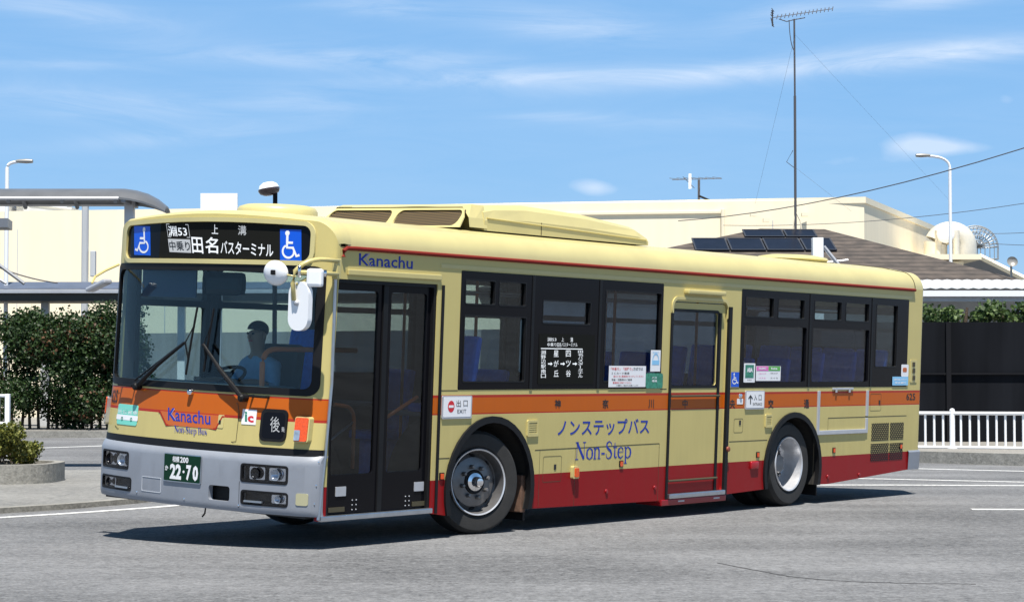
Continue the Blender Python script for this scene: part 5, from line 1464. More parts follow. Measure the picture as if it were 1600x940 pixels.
st_('ご利用いただけます', 1184, 582, 1196, 584.5, 'pink', k, .012, 0, 'sticker_lettering'); st_('ご利用になれます', 1202, 581.5, 1214, 584, 'ink', k, .012, 0, 'sticker_lettering'); st_('パスモ', 1184, 589, 1195, 591.5, 'pink', k, .012, 0, 'sticker_lettering'); st_('スイカ', 1202, 589, 1214, 591.5, 'ink', k, .012, 0, 'sticker_lettering')
sticker('round_sticker', 1407.5, 569, 1418, 588, 'stick_w', .0105, .02); sticker('sticker_panel', 1409.5, 574, 1415.5, 581, 'orange', .012, .02)
k = sticker('blue_sticker', 1393.5, 588, 1417.5, 601.5, 'ltblue', .0105, .01)
st_('運転中は話しかけないで', 1396, 591, 1415, 594, 'stick_w', k, .012, .02, 'sticker_lettering'); st_('安全運行', 1397, 596, 1414, 599, 'stick_w', k, .012, .02, 'sticker_lettering')
k = sticker('wheelchair_sticker', 1142.5, 581, 1154, 604, 'blue', .0025, .0)
q = quadmap(S(1142.5, 582), S(1154, 582), S(1142.5, 601)); finish(wheelchair(NB(), side_map, q, .004, False, .014), 'wheelchair_symbol', M['stick_w'], k)

# ---- lettering on the side
def sl(name, body, tl, tr, bl, m, bold=0.0, parent=bus, d=.0022): return text(name, body, side_map, S(*tl), S(*tr), S(*bl), M[m], parent, d, bold)
sl('company_lettering', 'Kanachu', (561, 395.5), (645, 402), (560.5, 414.5), 'navy', .01)
b_ = NB(); stroke(b_, side_map, [S(577, 396), S(571, 403), S(579, 415)], .008, .003); P('company_lettering', b_, bpy.data.materials['pale_violet'])
for c_, u, wd in (('神', 866.5, 9.5), ('奈', 941, 10), ('川', 1013, 8.5), ('中', 1068, 8), ('央', 1140, 8.5), ('交', 1200, 8.5), ('通', 1256, 8)):
    sl('company_name', c_, (u, 623.5), (u + wd, 623.5), (u, 637.5), 'ink', .02, bus, .0022 if c_ != '中' else -.012)
sl('fleet_number', '625', (1416, 614), (1430, 614), (1416, 624.5), 'ink', .012)
sl('low_floor_lettering', 'ノンステップバス', (871, 655), (1014, 653), (871, 681), 'navy', .012)
q0 = [(899, 692), (988, 687), (897, 718)]
P('low_floor_lettering', serif(NB(), 'Non-Step', side_map, S(899, 690), S(987, 687.5), S(898, 718), .0022), M['navy'])

# ---- panel seams on the side (thin dark gaps)
bm = NB()
def seamz(x0, z0, x1, z1, w=.008): P('panel_seam', stroke(NB(), side_map, [(x0, z0), (x1, z1)], w, .0015), M['lined'])
seamz(3.04, .835, 5.18, .845); seamz(5.18, .845, 5.18, .26, .006); seamz(3.7, .835, 3.7, .28, .005); seamz(3.12, .835, 3.12, .3, .005)
seamz(DX1 + .09, .80, AF[0] - .60, .80, .008); seamz(6.55, .83, 7.36, .83); seamz(8.74, 1.05, 10.74, 1.05); seamz(8.74, 1.05, 8.74, .86, .006)
seamz(DX1 + .085, 1.40, w1x0, 1.40, .008); seamz(w1x1, 1.40, 5.28, 1.40); seamz(6.52, 1.40, w2x0, 1.40)
for (u0, v0, u1, v1) in ((849, 713, 876, 751), (1147, 654, 1160, 675), (1360, 615, 1376, 641)):
    a, b = S(u0, v0), S(u1, v1); pp = rrect(a[0], b[1], b[0], a[1], .02); P('flap_seam', stroke(NB(), side_map, pp + pp[:1], .005, .0015), M['lined'])
seamz(9.72, 1.05, 9.72, 1.36, .004); seamz(8.42, .9, 8.42, .30, .004)
for u, v in ((867, 729), (1156, 660), (1374, 628)):
    a = S(u, v); b_ = NB(); sheet(b_, side_map, rrect(a[0] - .018, a[1] - .025, a[0] + .018, a[1] + .025, .004), (), .001, .004); P('flap_latch', b_, M['ink'])
# slot vents
for (u0, v0, u1, v1) in ((823, 656, 839, 681), (1195, 647, 1205, 667)):
    a, b = S(u0, v0), S(u1, v1)
    v_ = P('air_intake', sheet(NB(), side_map, rrect(a[0], b[1], b[0], a[1], .012), [rrect(a[0] + .022, b[1] + .025, b[0] - .022, a[1] - .022, .005)], 0, .016), M['cream'])
    for k in range(6):
        z = b[1] + .03 + k * (a[1] - b[1] - .055) / 5
        b_ = NB(); box2(b_, (a[0] + .022, -.013, z - .004), (b[0] - .022, -.003, z + .008)); finish(b_, 'slat', M['cream'], v_)
# reflectors and lamps
for u, v in ((689.5, 743.5), (970, 724), (1183.5, 710), (1302.5, 703), (1407, 697)):
    a = S(u, v); b_ = NB(); sheet(b_, side_map, rrect(a[0] - .032, a[1] - .032, a[0] + .032, a[1] + .032, .004), (), 0, .01)
    r_ = P('side_reflector', b_, M['black']); b_ = NB(); sheet(b_, side_map, rrect(a[0] - .022, a[1] - .024, a[0] + .022, a[1] + .024, .004), (), .0105, .014); finish(b_, 'reflector_lens', M['amber'], r_)
a = S(896, 737); r_ = P('side_indicator', sheet(NB(), side_map, rrect(a[0] - .05, a[1] - .06, a[0] + .05, a[1] + .06, .015), (), 0, .035), M['cream'])
b_ = NB(); sheet(b_, side_map, rrect(a[0] - .03, a[1] - .045, a[0] + .034, a[1] + .04, .01), (), .0355, .045); finish(b_, 'indicator_lens', M['amber'], r_)
a = S(1177.5, 726); b_ = NB(); box(b_, (a[0], -.008, a[1]), (.16, .03, .085), None, .012); P('side_marker_lamp', b_, M['redlens'], bus, True)
for u, v in ((947, 767), (1022.5, 761), (1293, 744), (1342, 741)):
    a = S(u, v); b_ = NB(); lathe(b_, [(.022, 0), (.02, .012), (0, .014)], 12, Matrix.Translation((a[0], 0, a[1])) @ Matrix.Rotation(R(90), 4, 'X')); P('jacking_cap', b_, M['red'])
# exit and entrance plates
for (u0, v0, u1, v1, kind) in ((690, 618, 735, 653, 'x'), (1164, 610, 1192.5, 638.5, 'n')):
    a, b = S(u0, v0), S(u1, v1)
    e_ = P('exit_sign' if kind == 'x' else 'entrance_sign', sheet(NB(), side_map, rrect(a[0], b[1], b[0], a[1], .012), (), .001, .013), M['silver'])
    finish(sheet(NB(), side_map, rrect(a[0] + .018, b[1] + .016, b[0] - .018, a[1] - .012, .006), (), .0132, .015), 'sign_face', M['stick_w'], e_)
    if kind == 'x':
        c_ = S(702.8, 634.5)
        finish(sheet(NB(), side_map, circ(c_[0], c_[1], .047, 28, .052), (), .0155,.0162), 'no_entry_disc', M['redink'], e_)
        finish(sheet(NB(), side_map, rrect(c_[0] - .034, c_[1] - .011, c_[0] + .034, c_[1] + .011), (), .0165,.0172), 'no_entry_bar', M['stick_w'], e_)
        text('sign_lettering', '出', side_map, S(711, 624.5), S(718, 624.5), S(711, 635), M['ink'], e_, .0165); text('sign_lettering', '口', side_map, S(722, 625), S(728.5, 625), S(722, 634.5), M['ink'], e_, .0165)
        text('sign_lettering', 'EXIT', side_map, S(712.5, 639), S(726.5, 639), S(712.5, 645), M['ink'], e_, .0165)
    else:
        b_ = NB(); p_ = [S(1170.7, 631), S(1170.7, 618)]; stroke(b_, side_map, p_, .018, .0165); stroke(b_, side_map, [S(1167.6, 622.5), S(1170.7, 617.5), S(1173.8, 622.5)], .018, .0167); finish(b_, 'arrow', M['ink'], e_)
        text('sign_lettering', '入', side_map, S(1176, 616), S(1181, 616), S(1176, 625), M['ink'], e_, .0165); text('sign_lettering', '口', side_map, S(1183.5, 616.5), S(1188, 616.5), S(1183.5, 625), M['ink'], e_, .0165)
        text('sign_lettering', 'ENTRANCE', side_map, S(1174.5, 628.5), S(1189, 628.5), S(1174.5, 633), M['ink'], e_, .0165)
a = S(1156.5, 618); b_ = NB(); lathe(b_, [(.028, 0), (.022, .015), (0, .02)], 14, Matrix.Translation((a[0], 0, a[1])) @ Matrix.Rotation(R(90), 4, 'X')); P('door_button', b_, M['chrome'])
sticker('button_label', 1151.5, 622.5, 1160.5, 631, 'stick_w', .003, .004)
# protective rails behind rear wheel
x0, x1 = S(1276, 640)[0], S(1355, 640)[0]
bm = NB(); box2(bm, (x0, -.018, .86), (x0 + .05, 0, 1.365), .004); box2(bm, (x1 - .05, -.018, 1.06), (x1, 0, 1.365), .004); box2(bm, (x1 - .05, -.018, .86), (x1, 0, 1.04), .004)
P('guard_rail', bm, M['silver'])
bm = NB(); box2(bm, (x0 + .05, -.021, .86), (x1 - .05, 0, .91), .005); P('guard_rail', bm, M['silver'])
a, b = S(1300, 609), S(1332, 605); bm = NB(); box2(bm, (a[0], -.016, 1.375), (b[0], 0, 1.40), .003)
for f in (.15, .8): box2(bm, (a[0] + (b[0] - a[0]) * f - .02, -.020, 1.345), (a[0] + (b[0] - a[0]) * f + .02, -.0165, 1.40))
P('hatch_hinge', bm, M['silver'])
# engine grilles
def grille_mat(c, k):
    m = mat('grille_%s' % k, c, .5); nt = m.node_tree; n = nt.nodes; l = nt.links; b = n['Principled BSDF']
    co = n.new('ShaderNodeTexCoord'); mp = n.new('ShaderNodeMapping'); mp.inputs['Rotation'].default_value = (0, R(45), 0); l.new(co.outputs['Object'], mp.inputs[0])
    ck = n.new('ShaderNodeTexChecker'); ck.inputs['Scale'].default_value = 42; l.new(mp.outputs[0], ck.inputs['Vector'])
    ck.inputs[1].default_value = (*[q * .7 for q in c], 1); ck.inputs[2].default_value = (.008, .008, .008, 1)
    l.new(ck.outputs['Color'], b.inputs['Base Color']); return m
GC = livery('grille_livery', [(0, RED), (.603, CREAM), (1.172, LINE), (1.188, ORANGE)])
def gmat():
    m = GC; nt = m.node_tree; n = nt.nodes; l = nt.links; b = n['Principled BSDF']
    src = b.inputs['Base Color'].links[0].from_socket
    co = n.new('ShaderNodeTexCoord'); se = n.new('ShaderNodeSeparateXYZ'); l.new(co.outputs['Object'], se.inputs[0]); cb = n.new('ShaderNodeCombineXYZ'); l.new(se.outputs[0], cb.inputs[0]); l.new(se.outputs[2], cb.inputs[1])
    mp = n.new('ShaderNodeMapping'); mp.inputs['Rotation'].default_value = (0, 0, R(45)); l.new(cb.outputs[0], mp.inputs[0])
    vr = n.new('ShaderNodeTexVoronoi'); vr.inputs['Scale'].default_value = 30; vr.inputs['Randomness'].default_value = 0; l.new(mp.outputs[0], vr.inputs['Vector'])
    gt = n.new('ShaderNodeMath'); gt.operation = 'LESS_THAN'; gt.inputs[1].default_value = .52; l.new(vr.outputs['Distance'], gt.inputs[0])
    x = n.new('ShaderNodeMix'); x.data_type = 'RGBA'; l.new(gt.outputs[0], x.inputs[0]); l.new(src, x.inputs[6]); x.inputs[7].default_value = (.006, .006, .006, 1)
    l.new(x.outputs[2], b.inputs['Base Color'])
gmat()
for (u0, v0, u1, v1) in ((1362, 661, 1388, 687), (1391, 660, 1411, 685.5), (1360.5, 693, 1387.5, 718.5), (1390, 692, 1409.5, 717)):
    a, b = S(u0, v0), S(u1, v1); P('engine_grille', sheet(NB(), side_map, rrect(a[0], b[1], b[0], a[1]), (), .0, .003), GC)
# rear corner slots
for v in (569, 579, 590):
    a = S(1427, v); b_ = NB(); sheet(b_, lambda u, v_, d: Vector((u, -d + .003, v_)), rrect(a[0] - .04, a[1] - .028, a[0] + .03, a[1] + .028, .008), (), 0, .016); P('corner_vent', b_, M['lined'])
a = S(1422.5, 562); b = S(1431.5, 597); b_ = NB(); sheet(b_, lambda u, v_, d: Vector((u, -d + .003, v_)), rrect(a[0], b[1], b[0], a[1], .01), (), 0, .010); P('corner_vent_plate', b_, M['cream'])

# ---- middle door (sliding)
zd0 = .30
md = P('middle_door', sheet(NB(), side_map, rrect(MX0 + .01, zd0, MX1 - .02, MZ1 - .01, .05), [rrect(S(1051, 540)[0], 1.43, S(1123, 540)[0], 2.20, .04)], -.05, -.014), M['side'])
finish(sheet(NB(), side_map, rrect(S(1050, 540)[0], 1.42, S(1124, 540)[0], 2.21, .04), (), -.04, -.034), 'door_glass', M['glassd'], md)
finish(sheet(NB(), side_map, rrect(S(1050, 540)[0] - .01, 1.405, S(1124, 540)[0] + .01, 2.225, .05), [rrect(S(1052, 540)[0], 1.435, S(1122, 540)[0], 2.195, .035)], -.0135, -.010), 'glass_gasket', M['black'], md)
xg0, xg1 = MX0 - .01, S(1127, 600)[0]
xr_ = S(1136, 600)[0]
bm = NB(); 
box2(bm, (MX0 - .03, -.014, .27), (MX0 + .005, .0, MZ1 - .12)); P('door_guide_trim', bm, M['black'])
bm = NB(); box2(bm, (S(1121.5, 600)[0], .004, .32), (S(1125, 600)[0], .013, MZ1 - .1)); P('door_edge_seal', bm, M['black'])
bm = NB(); box2(bm, (S(1133, 600)[0], -.03, .27), (S(1137.5, 600)[0], .0, MZ1 - .03)); P('door_guide_trim', bm, M['black'])
bm = NB()
for z in (1.325, .455): P('door_rail', tube(NB(), [(MX0 + .02, -.006, z), (S(1124, 600)[0], -.006, z)], .013, 6), M['lined'])
P('door_header_cover', box(NB(), (5.92, -.03, 2.405), (.74, .07, .05), None, .015), M['cream'])
P('door_hood', sheet(NB(), side_map, rrect(MX0 - .02, MZ1 - .18, MX1 + .03, MZ1 + .05, .10, 8), [rrect(MX0 + .008, MZ1 - .3, MX1 - .01, MZ1 + .02, .08, 8)], .0, .012), M['cream'])
P('step_sill', box2(NB(), (MX0, -.045, .275), (MX1 + .01, .0, .325), .01), M['alu'])
P('step_housing', box2(NB(), (MX0 - .11, -.018, .205), (MX1 + .07, .3, .268), .01), M['red'])
bm = NB()
for u in (1062, 1117): a = S(u, 778); box2(bm, (a[0] - .06, -.021, .235), (a[0] + .06, -.0185, .25))
P('paint_chips', bm, M['silver'])
a = S(1131, 701); b_ = NB(); lathe(b_, [(.03, 0), (.026, .02), (0, .024)], 12, Matrix.Translation((a[0] + .03, -.028, a[1])) @ Matrix.Rotation(R(90), 4, 'X')); P('door_lock', b_, mat('rusty_cap', (.25, .06, .03), .5))
# ---- wheel arches
for (cx, cz, r) in (AF, AR):
    ap = arch_pts(cx, cz, r + .005, ZB); ai = arch_pts(cx, cz, r - .055, ZB)
    P('wheel_arch_trim', sheet(NB(), side_map, ap + ai[::-1], (), -.03, .022), M['black'], bus, 40)
    bm = NB(); rg = []
    aw = arch_pts(cx, cz, r - .03, ZB)
    for y in (.03, .7): rg.append([bm.verts.new((x, y, z)) for x, z in aw])
    for k_ in range(len(aw) - 1): bm.faces.new([rg[0][k_], rg[0][k_ + 1], rg[1][k_ + 1], rg[1][k_]])
    P('wheel_well', bm, M['under'])
    bm = NB(); sheet(bm, lambda u, v, d: Vector((u, .7 + d, v)), aw, (), 0, .01); P('wheel_well_back', bm, M['under'])
# ---- wheels
def wheel(cx, cy, cz, R_, steer, dish):
    tilt = Matrix.Rotation(math.asin(.04604), 4, 'X').inverted()
    mt = Matrix.Translation((cx, cy, cz)) @ Matrix.Rotation(steer, 4, 'Z') @ tilt @ Matrix.Rotation(R(90), 4, 'X')
    root = bus
    ti = NB()
    wt = .135
    lathe(ti, [(.285, -wt * .8), (.33, -wt), (.42, -wt * 1.03), (R_ - .03, -wt * .95), (R_ - .006, -wt * .75), (R_, -wt * .3), (R_, wt * .3), (R_ - .006, wt * .75), (R_ - .03, wt * .95),
               (.44, wt * 1.01), (.437, wt * 1.025), (.42, wt * 1.03), (.36, wt * 1.02), (.33, wt), (.295, wt * .8)], 64, mt)
    wh_ = P('wheel', lathe(NB(), [(.0, -.1), (.2, -.1), (.285, -.1), (.285, .1), (.27, .1)] if False else [(.06, -.1), (.285, -.11)], 32, mt), M['under'])
    finish(ti, 'tyre', M['tyre'], wh_, 30)
    if not dish:
        b_ = NB(); lathe(b_, [(.296, wt * .8), (.306, wt * .98), (.300, wt * 1.08), (.288, wt * 1.04), (.278, wt * .7), (.272, wt * .2), (.262, wt * .12), (.245, wt * .22), (.225, wt * .42), (.17, wt * .55), (.10, wt * .58), (.085, wt * .5)], 56, mt); finish(b_, 'rim', M['wheel'], wh_, 35)
        b_ = NB(); lathe(b_, [(.296, wt * .8 + .001), (.3075, wt * .98), (.3015, wt * 1.10), (.289, wt * 1.05)], 56, mt); finish(b_, 'rim_edge', M['rim'], wh_, 50)
        b_ = NB(); lathe(b_, [(.088, wt * .4), (.088, wt * .62), (.082, wt * .72), (.05, wt * .8), (.045, wt * 1.2), (.035, wt * 1.3), (0, wt * 1.32)], 28, mt); finish(b_, 'hub', M['chrome'], wh_, 35)
        b_ = NB(); lathe(b_, [(.112, wt * .575), (.106, wt * .66), (.09, wt * .66)], 28, mt); finish(b_, 'hub_ring', M['black'], wh_, 35)
        for k_ in range(8):
            t = 2 * math.pi * (k_ + .3) / 8
            finish(lathe(NB(), [(.021, wt * .5), (.021, wt * .78), (.014, wt * .88), (0, wt * .89)], 6, mt @ Matrix.Translation((.142 * math.cos(t), .142 * math.sin(t), 0))), 'wheel_nut', M['wheel'], wh_)
        for k_ in range(8):
            b_ = NB(); t = 2 * math.pi * k_ / 8; e = [(.243 + .016 * math.cos(a_), .026 * math.sin(a_)) for a_ in [2 * math.pi * j / 14 for j in range(14)]]
            fm_ = lambda u, v, d, t=t: mt @ Vector((u * math.cos(t) - v * math.sin(t), u * math.sin(t) + v * math.cos(t), wt * (.32 - (u - .235) * 10) + d))
            sheet(b_, fm_, e, (), .001, .012)
            finish(b_, 'hand_hole', M['ink'], wh_)
    else:
        b_ = NB(); lathe(b_, [(.295, wt * .8), (.308, wt * .98), (.302, wt * 1.08), (.288, wt * 1.02), (.278, wt * .6), (.27, wt * .1), (.262, -wt * .35), (.25, -wt * .62), (.235, -wt * .72)], 56, mt); finish(b_, 'rim', M['rim'], wh_, 35)
        b_ = NB(); lathe(b_, [(.236, -wt * .71), (.21, -wt * .55), (.17, -wt * .42), (.165, -wt * .45)], 48, mt); finish(b_, 'wheel_disc', M['wheel'], wh_, 35)
        b_ = NB(); lathe(b_, [(.172, -wt * .43), (.165, -wt * .34), (.12, -wt * .32), (.10, -wt * .32)], 40, mt); finish(b_, 'hub_flange', M['under'], wh_, 35)
        b_ = NB(); lathe(b_, [(.105, -wt * .4), (.105, wt * .05), (.095, wt * .15), (0, wt * .17)], 28, mt); finish(b_, 'hub', M['wheel'], wh_, 35)
        for k_ in range(8):
            t = 2 * math.pi * (k_ + .5) / 8
            finish(lathe(NB(), [(.02, -wt * .4), (.02, -wt * .12), (.012, -wt * .05), (0, -wt * .05)], 6, mt @ Matrix.Translation((.14 * math.cos(t), .14 * math.sin(t), 0))), 'wheel_nut', M['wheel'], wh_)
        for k_ in range(4):
            t = 2 * math.pi * k_ / 4 + .9; finish(lathe(NB(), [(0, -wt * .50), (.022, -wt * .50)], 16, mt @ Matrix.Translation((.205 * math.cos(t), .205 * math.sin(t), 0))), 'hand_hole', M['ink'], wh_)
    return wh_
R_ = .475
yf = .22
st = R(-17)                            # wheels turned to the right
wheel(AF[0] - .02, yf, bus_ground(AF[0], yf) + R_, R_, st, False)
wheel(AF[0] - .02, W - .22, bus_ground(AF[0], W - .22) + R_, R_, st, False)
wheel(AR[0] - .02, .17, bus_ground(AR[0], .2) + R_, R_, 0, True)
wheel(AR[0] - .02, .48, bus_ground(AR[0], .48) + R_, R_, 0, True)
wheel(AR[0] - .02, W - .2, bus_ground(AR[0], W - .2) + R_, R_, 0, True)
b_ = NB(); box2(b_, (8.60, .05, .16), (8.62, .45, .6)); P('mud_flap', b_, M['black'])
b_ = NB(); box2(b_, (3.02, .10, .17), (3.05, .5, .6)); P('mud_flap', b_, M['black'])
b_ = NB(); box2(b_, (2.93, .06, .25), (3.0, .3, .6), .01); P('step_bracket', b_, mat('rusty_steel', (.16, .09, .06), .8, var=.4, vscale=15))

# ---- floor, underbody, ceiling, bulkheads
b_ = NB(); box2(b_, (.02, .12, .34), (1.75, W - .07, .40)); box2(b_, (1.75, .72, .34), (3.02, W - .72, .40)); box2(b_, (3.02, .07, .34), (7.25, W - .07, .40)); box2(b_, (7.25, .72, .34), (8.6, W - .72, .60)); box2(b_, (8.6, .07, .40), (10.8, W - .07, .70))
P('floor', b_, M['dark'])
b_ = NB(); box2(b_, (1.3, .85, .2), (10.2, W - .85, .335)); P('chassis', b_, M['under'])
b_ = NB(); box2(b_, (.4, .12, 2.56), (10.75, W - .12, 2.60)); P('ceiling', b_, M['grey'])
b_ = NB(); box2(b_, (1.62, .72, .40), (1.68, W - .04, 1.30)) if False else None
b_ = NB(); box2(b_, (10.70, .08, .7), (10.76, W - .08, 1.5)); P('rear_bulkhead', b_, M['grey'])
# front wheel boxes
b_ = NB(); box2(b_, (1.70, .05, 1.15), (3.02, .72, 1.19), .01); P('wheel_box', b_, M['grey']); b_ = NB(); box2(b_, (1.70, W - .72, 1.15), (3.02, W - .05, 1.19), .01); P('wheel_box', b_, M['grey'])
# dashboard
b_ = NB(); box2(b_, (.14, .75, .9), (.62, W - .1, 1.40), .06); P('dashboard', b_, mat('dash_grey', (.10, .12, .13), .6), bus)
b_ = NB(); box2(b_, (.50, .95, .4), (.85, 1.15, 1.32), .03); P('fare_box', b_, mat('fare_box_blue', (.12, .22, .38), .5))
P('sun_visor', box2(NB(), (.15, W - .98, 2.14), (.165, W - .30, 2.40), .004), M['visor'])
P('interior_mirror', box(NB(), (.2, 1.33, 2.27), (.05, .48, .20), None, .05), M['gloss'])
P('display_unit', box2(NB(), (.22, .2, 2.41), (.45, W - .2, 2.55), .02), M['dark'])
# orange rails by the fare box
def at_x(u, v, x):
    d = BI3 @ ray(u, v); return CB + d * ((x - CB.x) / d.x)
hp0, hp1, hp2, hp3 = at_x(409, 604, .28), at_x(410, 566, .28), at_x(413, 546, .30), at_x(430, 545, .42)
b_ = NB(); tube(b_, [Vector((hp0.x, hp0.y, .4)), hp0, hp1] + arc(hp1, hp2, hp3)[1:] + [hp3 + Vector((1.0, -.05, 0))], .024, 10); P('handrail', b_, mat('windscreen_rail_orange', (.85, .22, .06), .35), bus, True)
for x, y in ((1.75, .75), (3.1, .8), (3.1, 1.7), (5.1, .55), (6.7, .55), (6.9, 1.9), (8.5, 1.0), (9.3, 1.6), (4.2, 1.85)):
    P('grab_pole', tube(NB(), [(x, y, .4), (x, y, 2.56)], .016, 8), M['pole'], bus, True)
for y in (.75, W - .75):
    P('ceiling_rail', tube(NB(), [(1.7, y, 2.3), (10.4, y, 2.3)], .014, 6), M['alu'], bus, True)
# seats
def seat_mesh(ped=True):
    bm = NB()
    box(bm, (0, 0, .44), (.44, .42, .09), None, .03)
    box(bm, (.24, 0, .78), (.08, .42, .66), Matrix.Rotation(R(10), 3, 'Y'), .035)
    if ped: box(bm, (.05, 0, .2), (.3, .3, .4))
    me = bpy.data.meshes.new('seat'); bm.to_mesh(me); bm.free(); me.materials.append(M['seat']); return me
sm = seat_mesh(); sm2 = seat_mesh(False)
for (x, y, z) in [(2.0, .32, .78), (2.05, W - .32, .78), (3.4, W - .35, .40), (4.2, W - .35, .40), (5.0, W - .35, .40), (5.8, W - .35, .40), (4.4, .35, .40), (3.5, .35, .40),
                  (6.95, .34, .62), (7.75, .34, .62), (8.55, .34, .70), (9.35, .34, .72), (10.15, .34, .74), (10.15, .80, .74), (10.15, 1.25, .74), (10.15, 1.7, .74), (10.15, W - .34, .74),
                  (7.0, W - .34, .62), (7.8, W - .34, .62), (8.6, W - .34, .70), (9.4, W - .34, .72)]:
    s_ = bpy.data.objects.new('seat', sm2 if x < 2.2 or (6.9 < x < 8.6) else sm); COL.objects.link(s_); s_.parent = bus; s_.location = (x, y, z)
# driver's seat and wheel
b_ = NB(); box(b_, (1.2, 1.85, .95), (.5, .5, .12), None, .04); box(b_, (1.48, 1.85, 1.35), (.12, .5, .8), Matrix.Rotation(R(8), 3, 'Y'), .05); box(b_, (1.2, 1.85, .65), (.35, .35, .5)); P('driver_seat', b_, M['dark'])
sw_ = NB(); pts = []
mtw = Matrix.Translation((.72, 1.85, 1.42)) @ Matrix.Rotation(R(-28), 4, 'Y')
tube(sw_, [mtw @ Vector((.235 * math.cos(t), .235 * math.sin(t), 0)) for t in [2 * math.pi * i / 28 for i in range(29)]], .016, 8)
for t in (0, 2.1, 4.2): tube(sw_, [mtw @ Vector((0, 0, -.03)), mtw @ Vector((.235 * math.cos(t), .235 * math.sin(t), 0))], .011, 6)
tube(sw_, [mtw @ Vector((0, 0, -.02)), mtw @ Vector((0, 0, -.5))], .03, 8)
P('steering_wheel', sw_, M['black'], bus, True)

# ---- roof equipment
ac = P('air_conditioner', NB(), M['roof'])
def ac_body():
    bm = NB()
    # (x, half width, z top); widths measured from centre line
    secs = [(2.70, .85, 3.085, .87), (2.88, .84, 3.12, .87), (3.4, .83, 3.155, .87), (4.4, .83, 3.13, .87), (5.30, .83, 3.055, .87), (5.50, .85, 2.96, .87)]
    cy_ = W / 2; rg = []
    for x, hw, zt, ho in secs:
        zb = 2.875
        r = [(-ho, zb), (-ho, zb + (zt - zb) * .45), (-hw, zb + (zt - zb) * .82), (-hw + .07, zt), (0, zt + .015), (hw - .07, zt), (hw, zb + (zt - zb) * .82), (ho, zb + (zt - zb) * .45), (ho, zb)]
        rg.append([bm.verts.new((x, cy_ + y, z)) for y, z in r])
    for a, b in zip(rg, rg[1:]):
        for k in range(len(a) - 1): bm.faces.new([a[k], b[k], b[k + 1], a[k + 1]])
    bm.faces.new(rg[0]); bm.faces.new(rg[-1][::-1])
    bmesh.ops.recalc_face_normals(bm, faces=bm.faces)
    return bm
tmpm = ac_body(); tmpm.to_mesh(ac.data); tmpm.free(); 
for p in ac.data.polygons: p.use_smooth = False
cy_ = W / 2
for s_ in (-1, 1):
    b_ = NB(); fm_ = lambda u, v, d: Vector((2.72 - d + (v - 2.90) * .25, u, v))
    y0, y1 = (cy_ - .76, cy_ - .05) if s_ < 0 else (cy_ + .05, cy_ + .76)
    b_ = NB(); sheet(b_, fm_, rrect(y0, 2.885, y1, 2.965, .03), (), .002, .012)
    g_ = finish(b_, 'intake_grille', M['dark'], ac)
# hooded front with two mesh openings facing forward
hood = NB()
sheet(hood, lambda u, v, d: Vector((2.30 + d * 1.0 + (v - 2.88) * .9, u, v)), [(cy_ - .88, 2.885), (cy_ + .88, 2.885), (cy_ + .86, 2.98), (cy_ + .78, 3.085), (cy_ - .78, 3.085), (cy_ - .86, 2.98)],
      [rrect(cy_ - .82, 2.90, cy_ - .035, 3.055, .06), rrect(cy_ + .035, 2.90, cy_ + .82, 3.055, .06)], 0, .02)
finish(hood, 'intake_hood', M['roof'], ac)
b_ = NB(); rg = []
for x, zt, hw in ((2.47, 3.088, .78), (2.58, 3.115, .80), (2.74, 3.11, .82)):
    rg.append([b_.verts.new((x, cy_ + y, z)) for y, z in ((-.875, 2.895), (-.86, 2.985), (-hw, zt), (hw, zt), (.86, 2.985), (.875, 2.895))])
for a, b in zip(rg, rg[1:]):
    for k in range(5): b_.faces.new([a[k], b[k], b[k + 1], a[k + 1]])
finish(b_, 'hood_top', M['roof'], ac)
def mesh_mat():
    m = mat('brown_mesh', (.16, .11, .06), .6); nt = m.node_tree; n = nt.nodes; l = nt.links; b = n['Principled BSDF']
    co = n.new('ShaderNodeTexCoord'); se = n.new('ShaderNodeSeparateXYZ'); l.new(co.outputs['Object'], se.inputs[0]); cb = n.new('ShaderNodeCombineXYZ'); l.new(se.outputs[1], cb.inputs[0]); l.new(se.outputs[2], cb.inputs[1])
    ck = n.new('ShaderNodeTexChecker'); ck.inputs['Scale'].default_value = 60; mp = n.new('ShaderNodeMapping'); mp.inputs['Rotation'].default_value = (0, 0, R(40)); l.new(cb.outputs[0], mp.inputs[0]); l.new(mp.outputs[0], ck.inputs['Vector'])
    ck.inputs[1].default_value = (.13, .085, .035, 1); ck.inputs[2].default_value = (.012, .009, .005, 1); l.new(ck.outputs['Color'], b.inputs['Base Color']); return m
M['bmesh'] = mesh_mat()
for s_ in (-1, 1):
    b_ = NB(); sheet(b_, lambda u, v, d: Vector((2.30 + d + (v - 2.88) * .9, u, v)), rrect(cy_ + s_ * .43 - .40, 2.89, cy_ + s_ * .43 + .40, 3.065, .04), (), .021, .026); finish(b_, 'mesh_screen', M['bmesh'], ac)
for x in (3.6,):
    b_ = NB(); box2(b_, (x, cy_ - .874, 2.88), (x + .008, cy_ - .86, 3.00)); finish(b_, 'cover_joint', M['lined'], ac)
bm = NB(); tube(bm, [(2.74, cy_ - .872, 2.995), (5.46, cy_ - .872, 2.93)], .008, 6); finish(bm, 'cover_ridge', M['cream'], ac)
P('roof_vent', lathe(NB(), [(.36, -.06), (.36, 0), (.34, .03), (.28, .05), (0, .065)], 40, Matrix.Translation((.86, W / 2 + .05, 2.945))), M['roof'], bus, 40)
P('roof_vent', lathe(NB(), [(.36, -.04), (.40, .0), (.38, .025), (.25, .05), (0, .06)], 40, Matrix.Translation((9.35, .88, 2.90)) @ Matrix.Scale(1.3, 4, Vector((1, 0, 0)))), M['roof'], bus, 40)

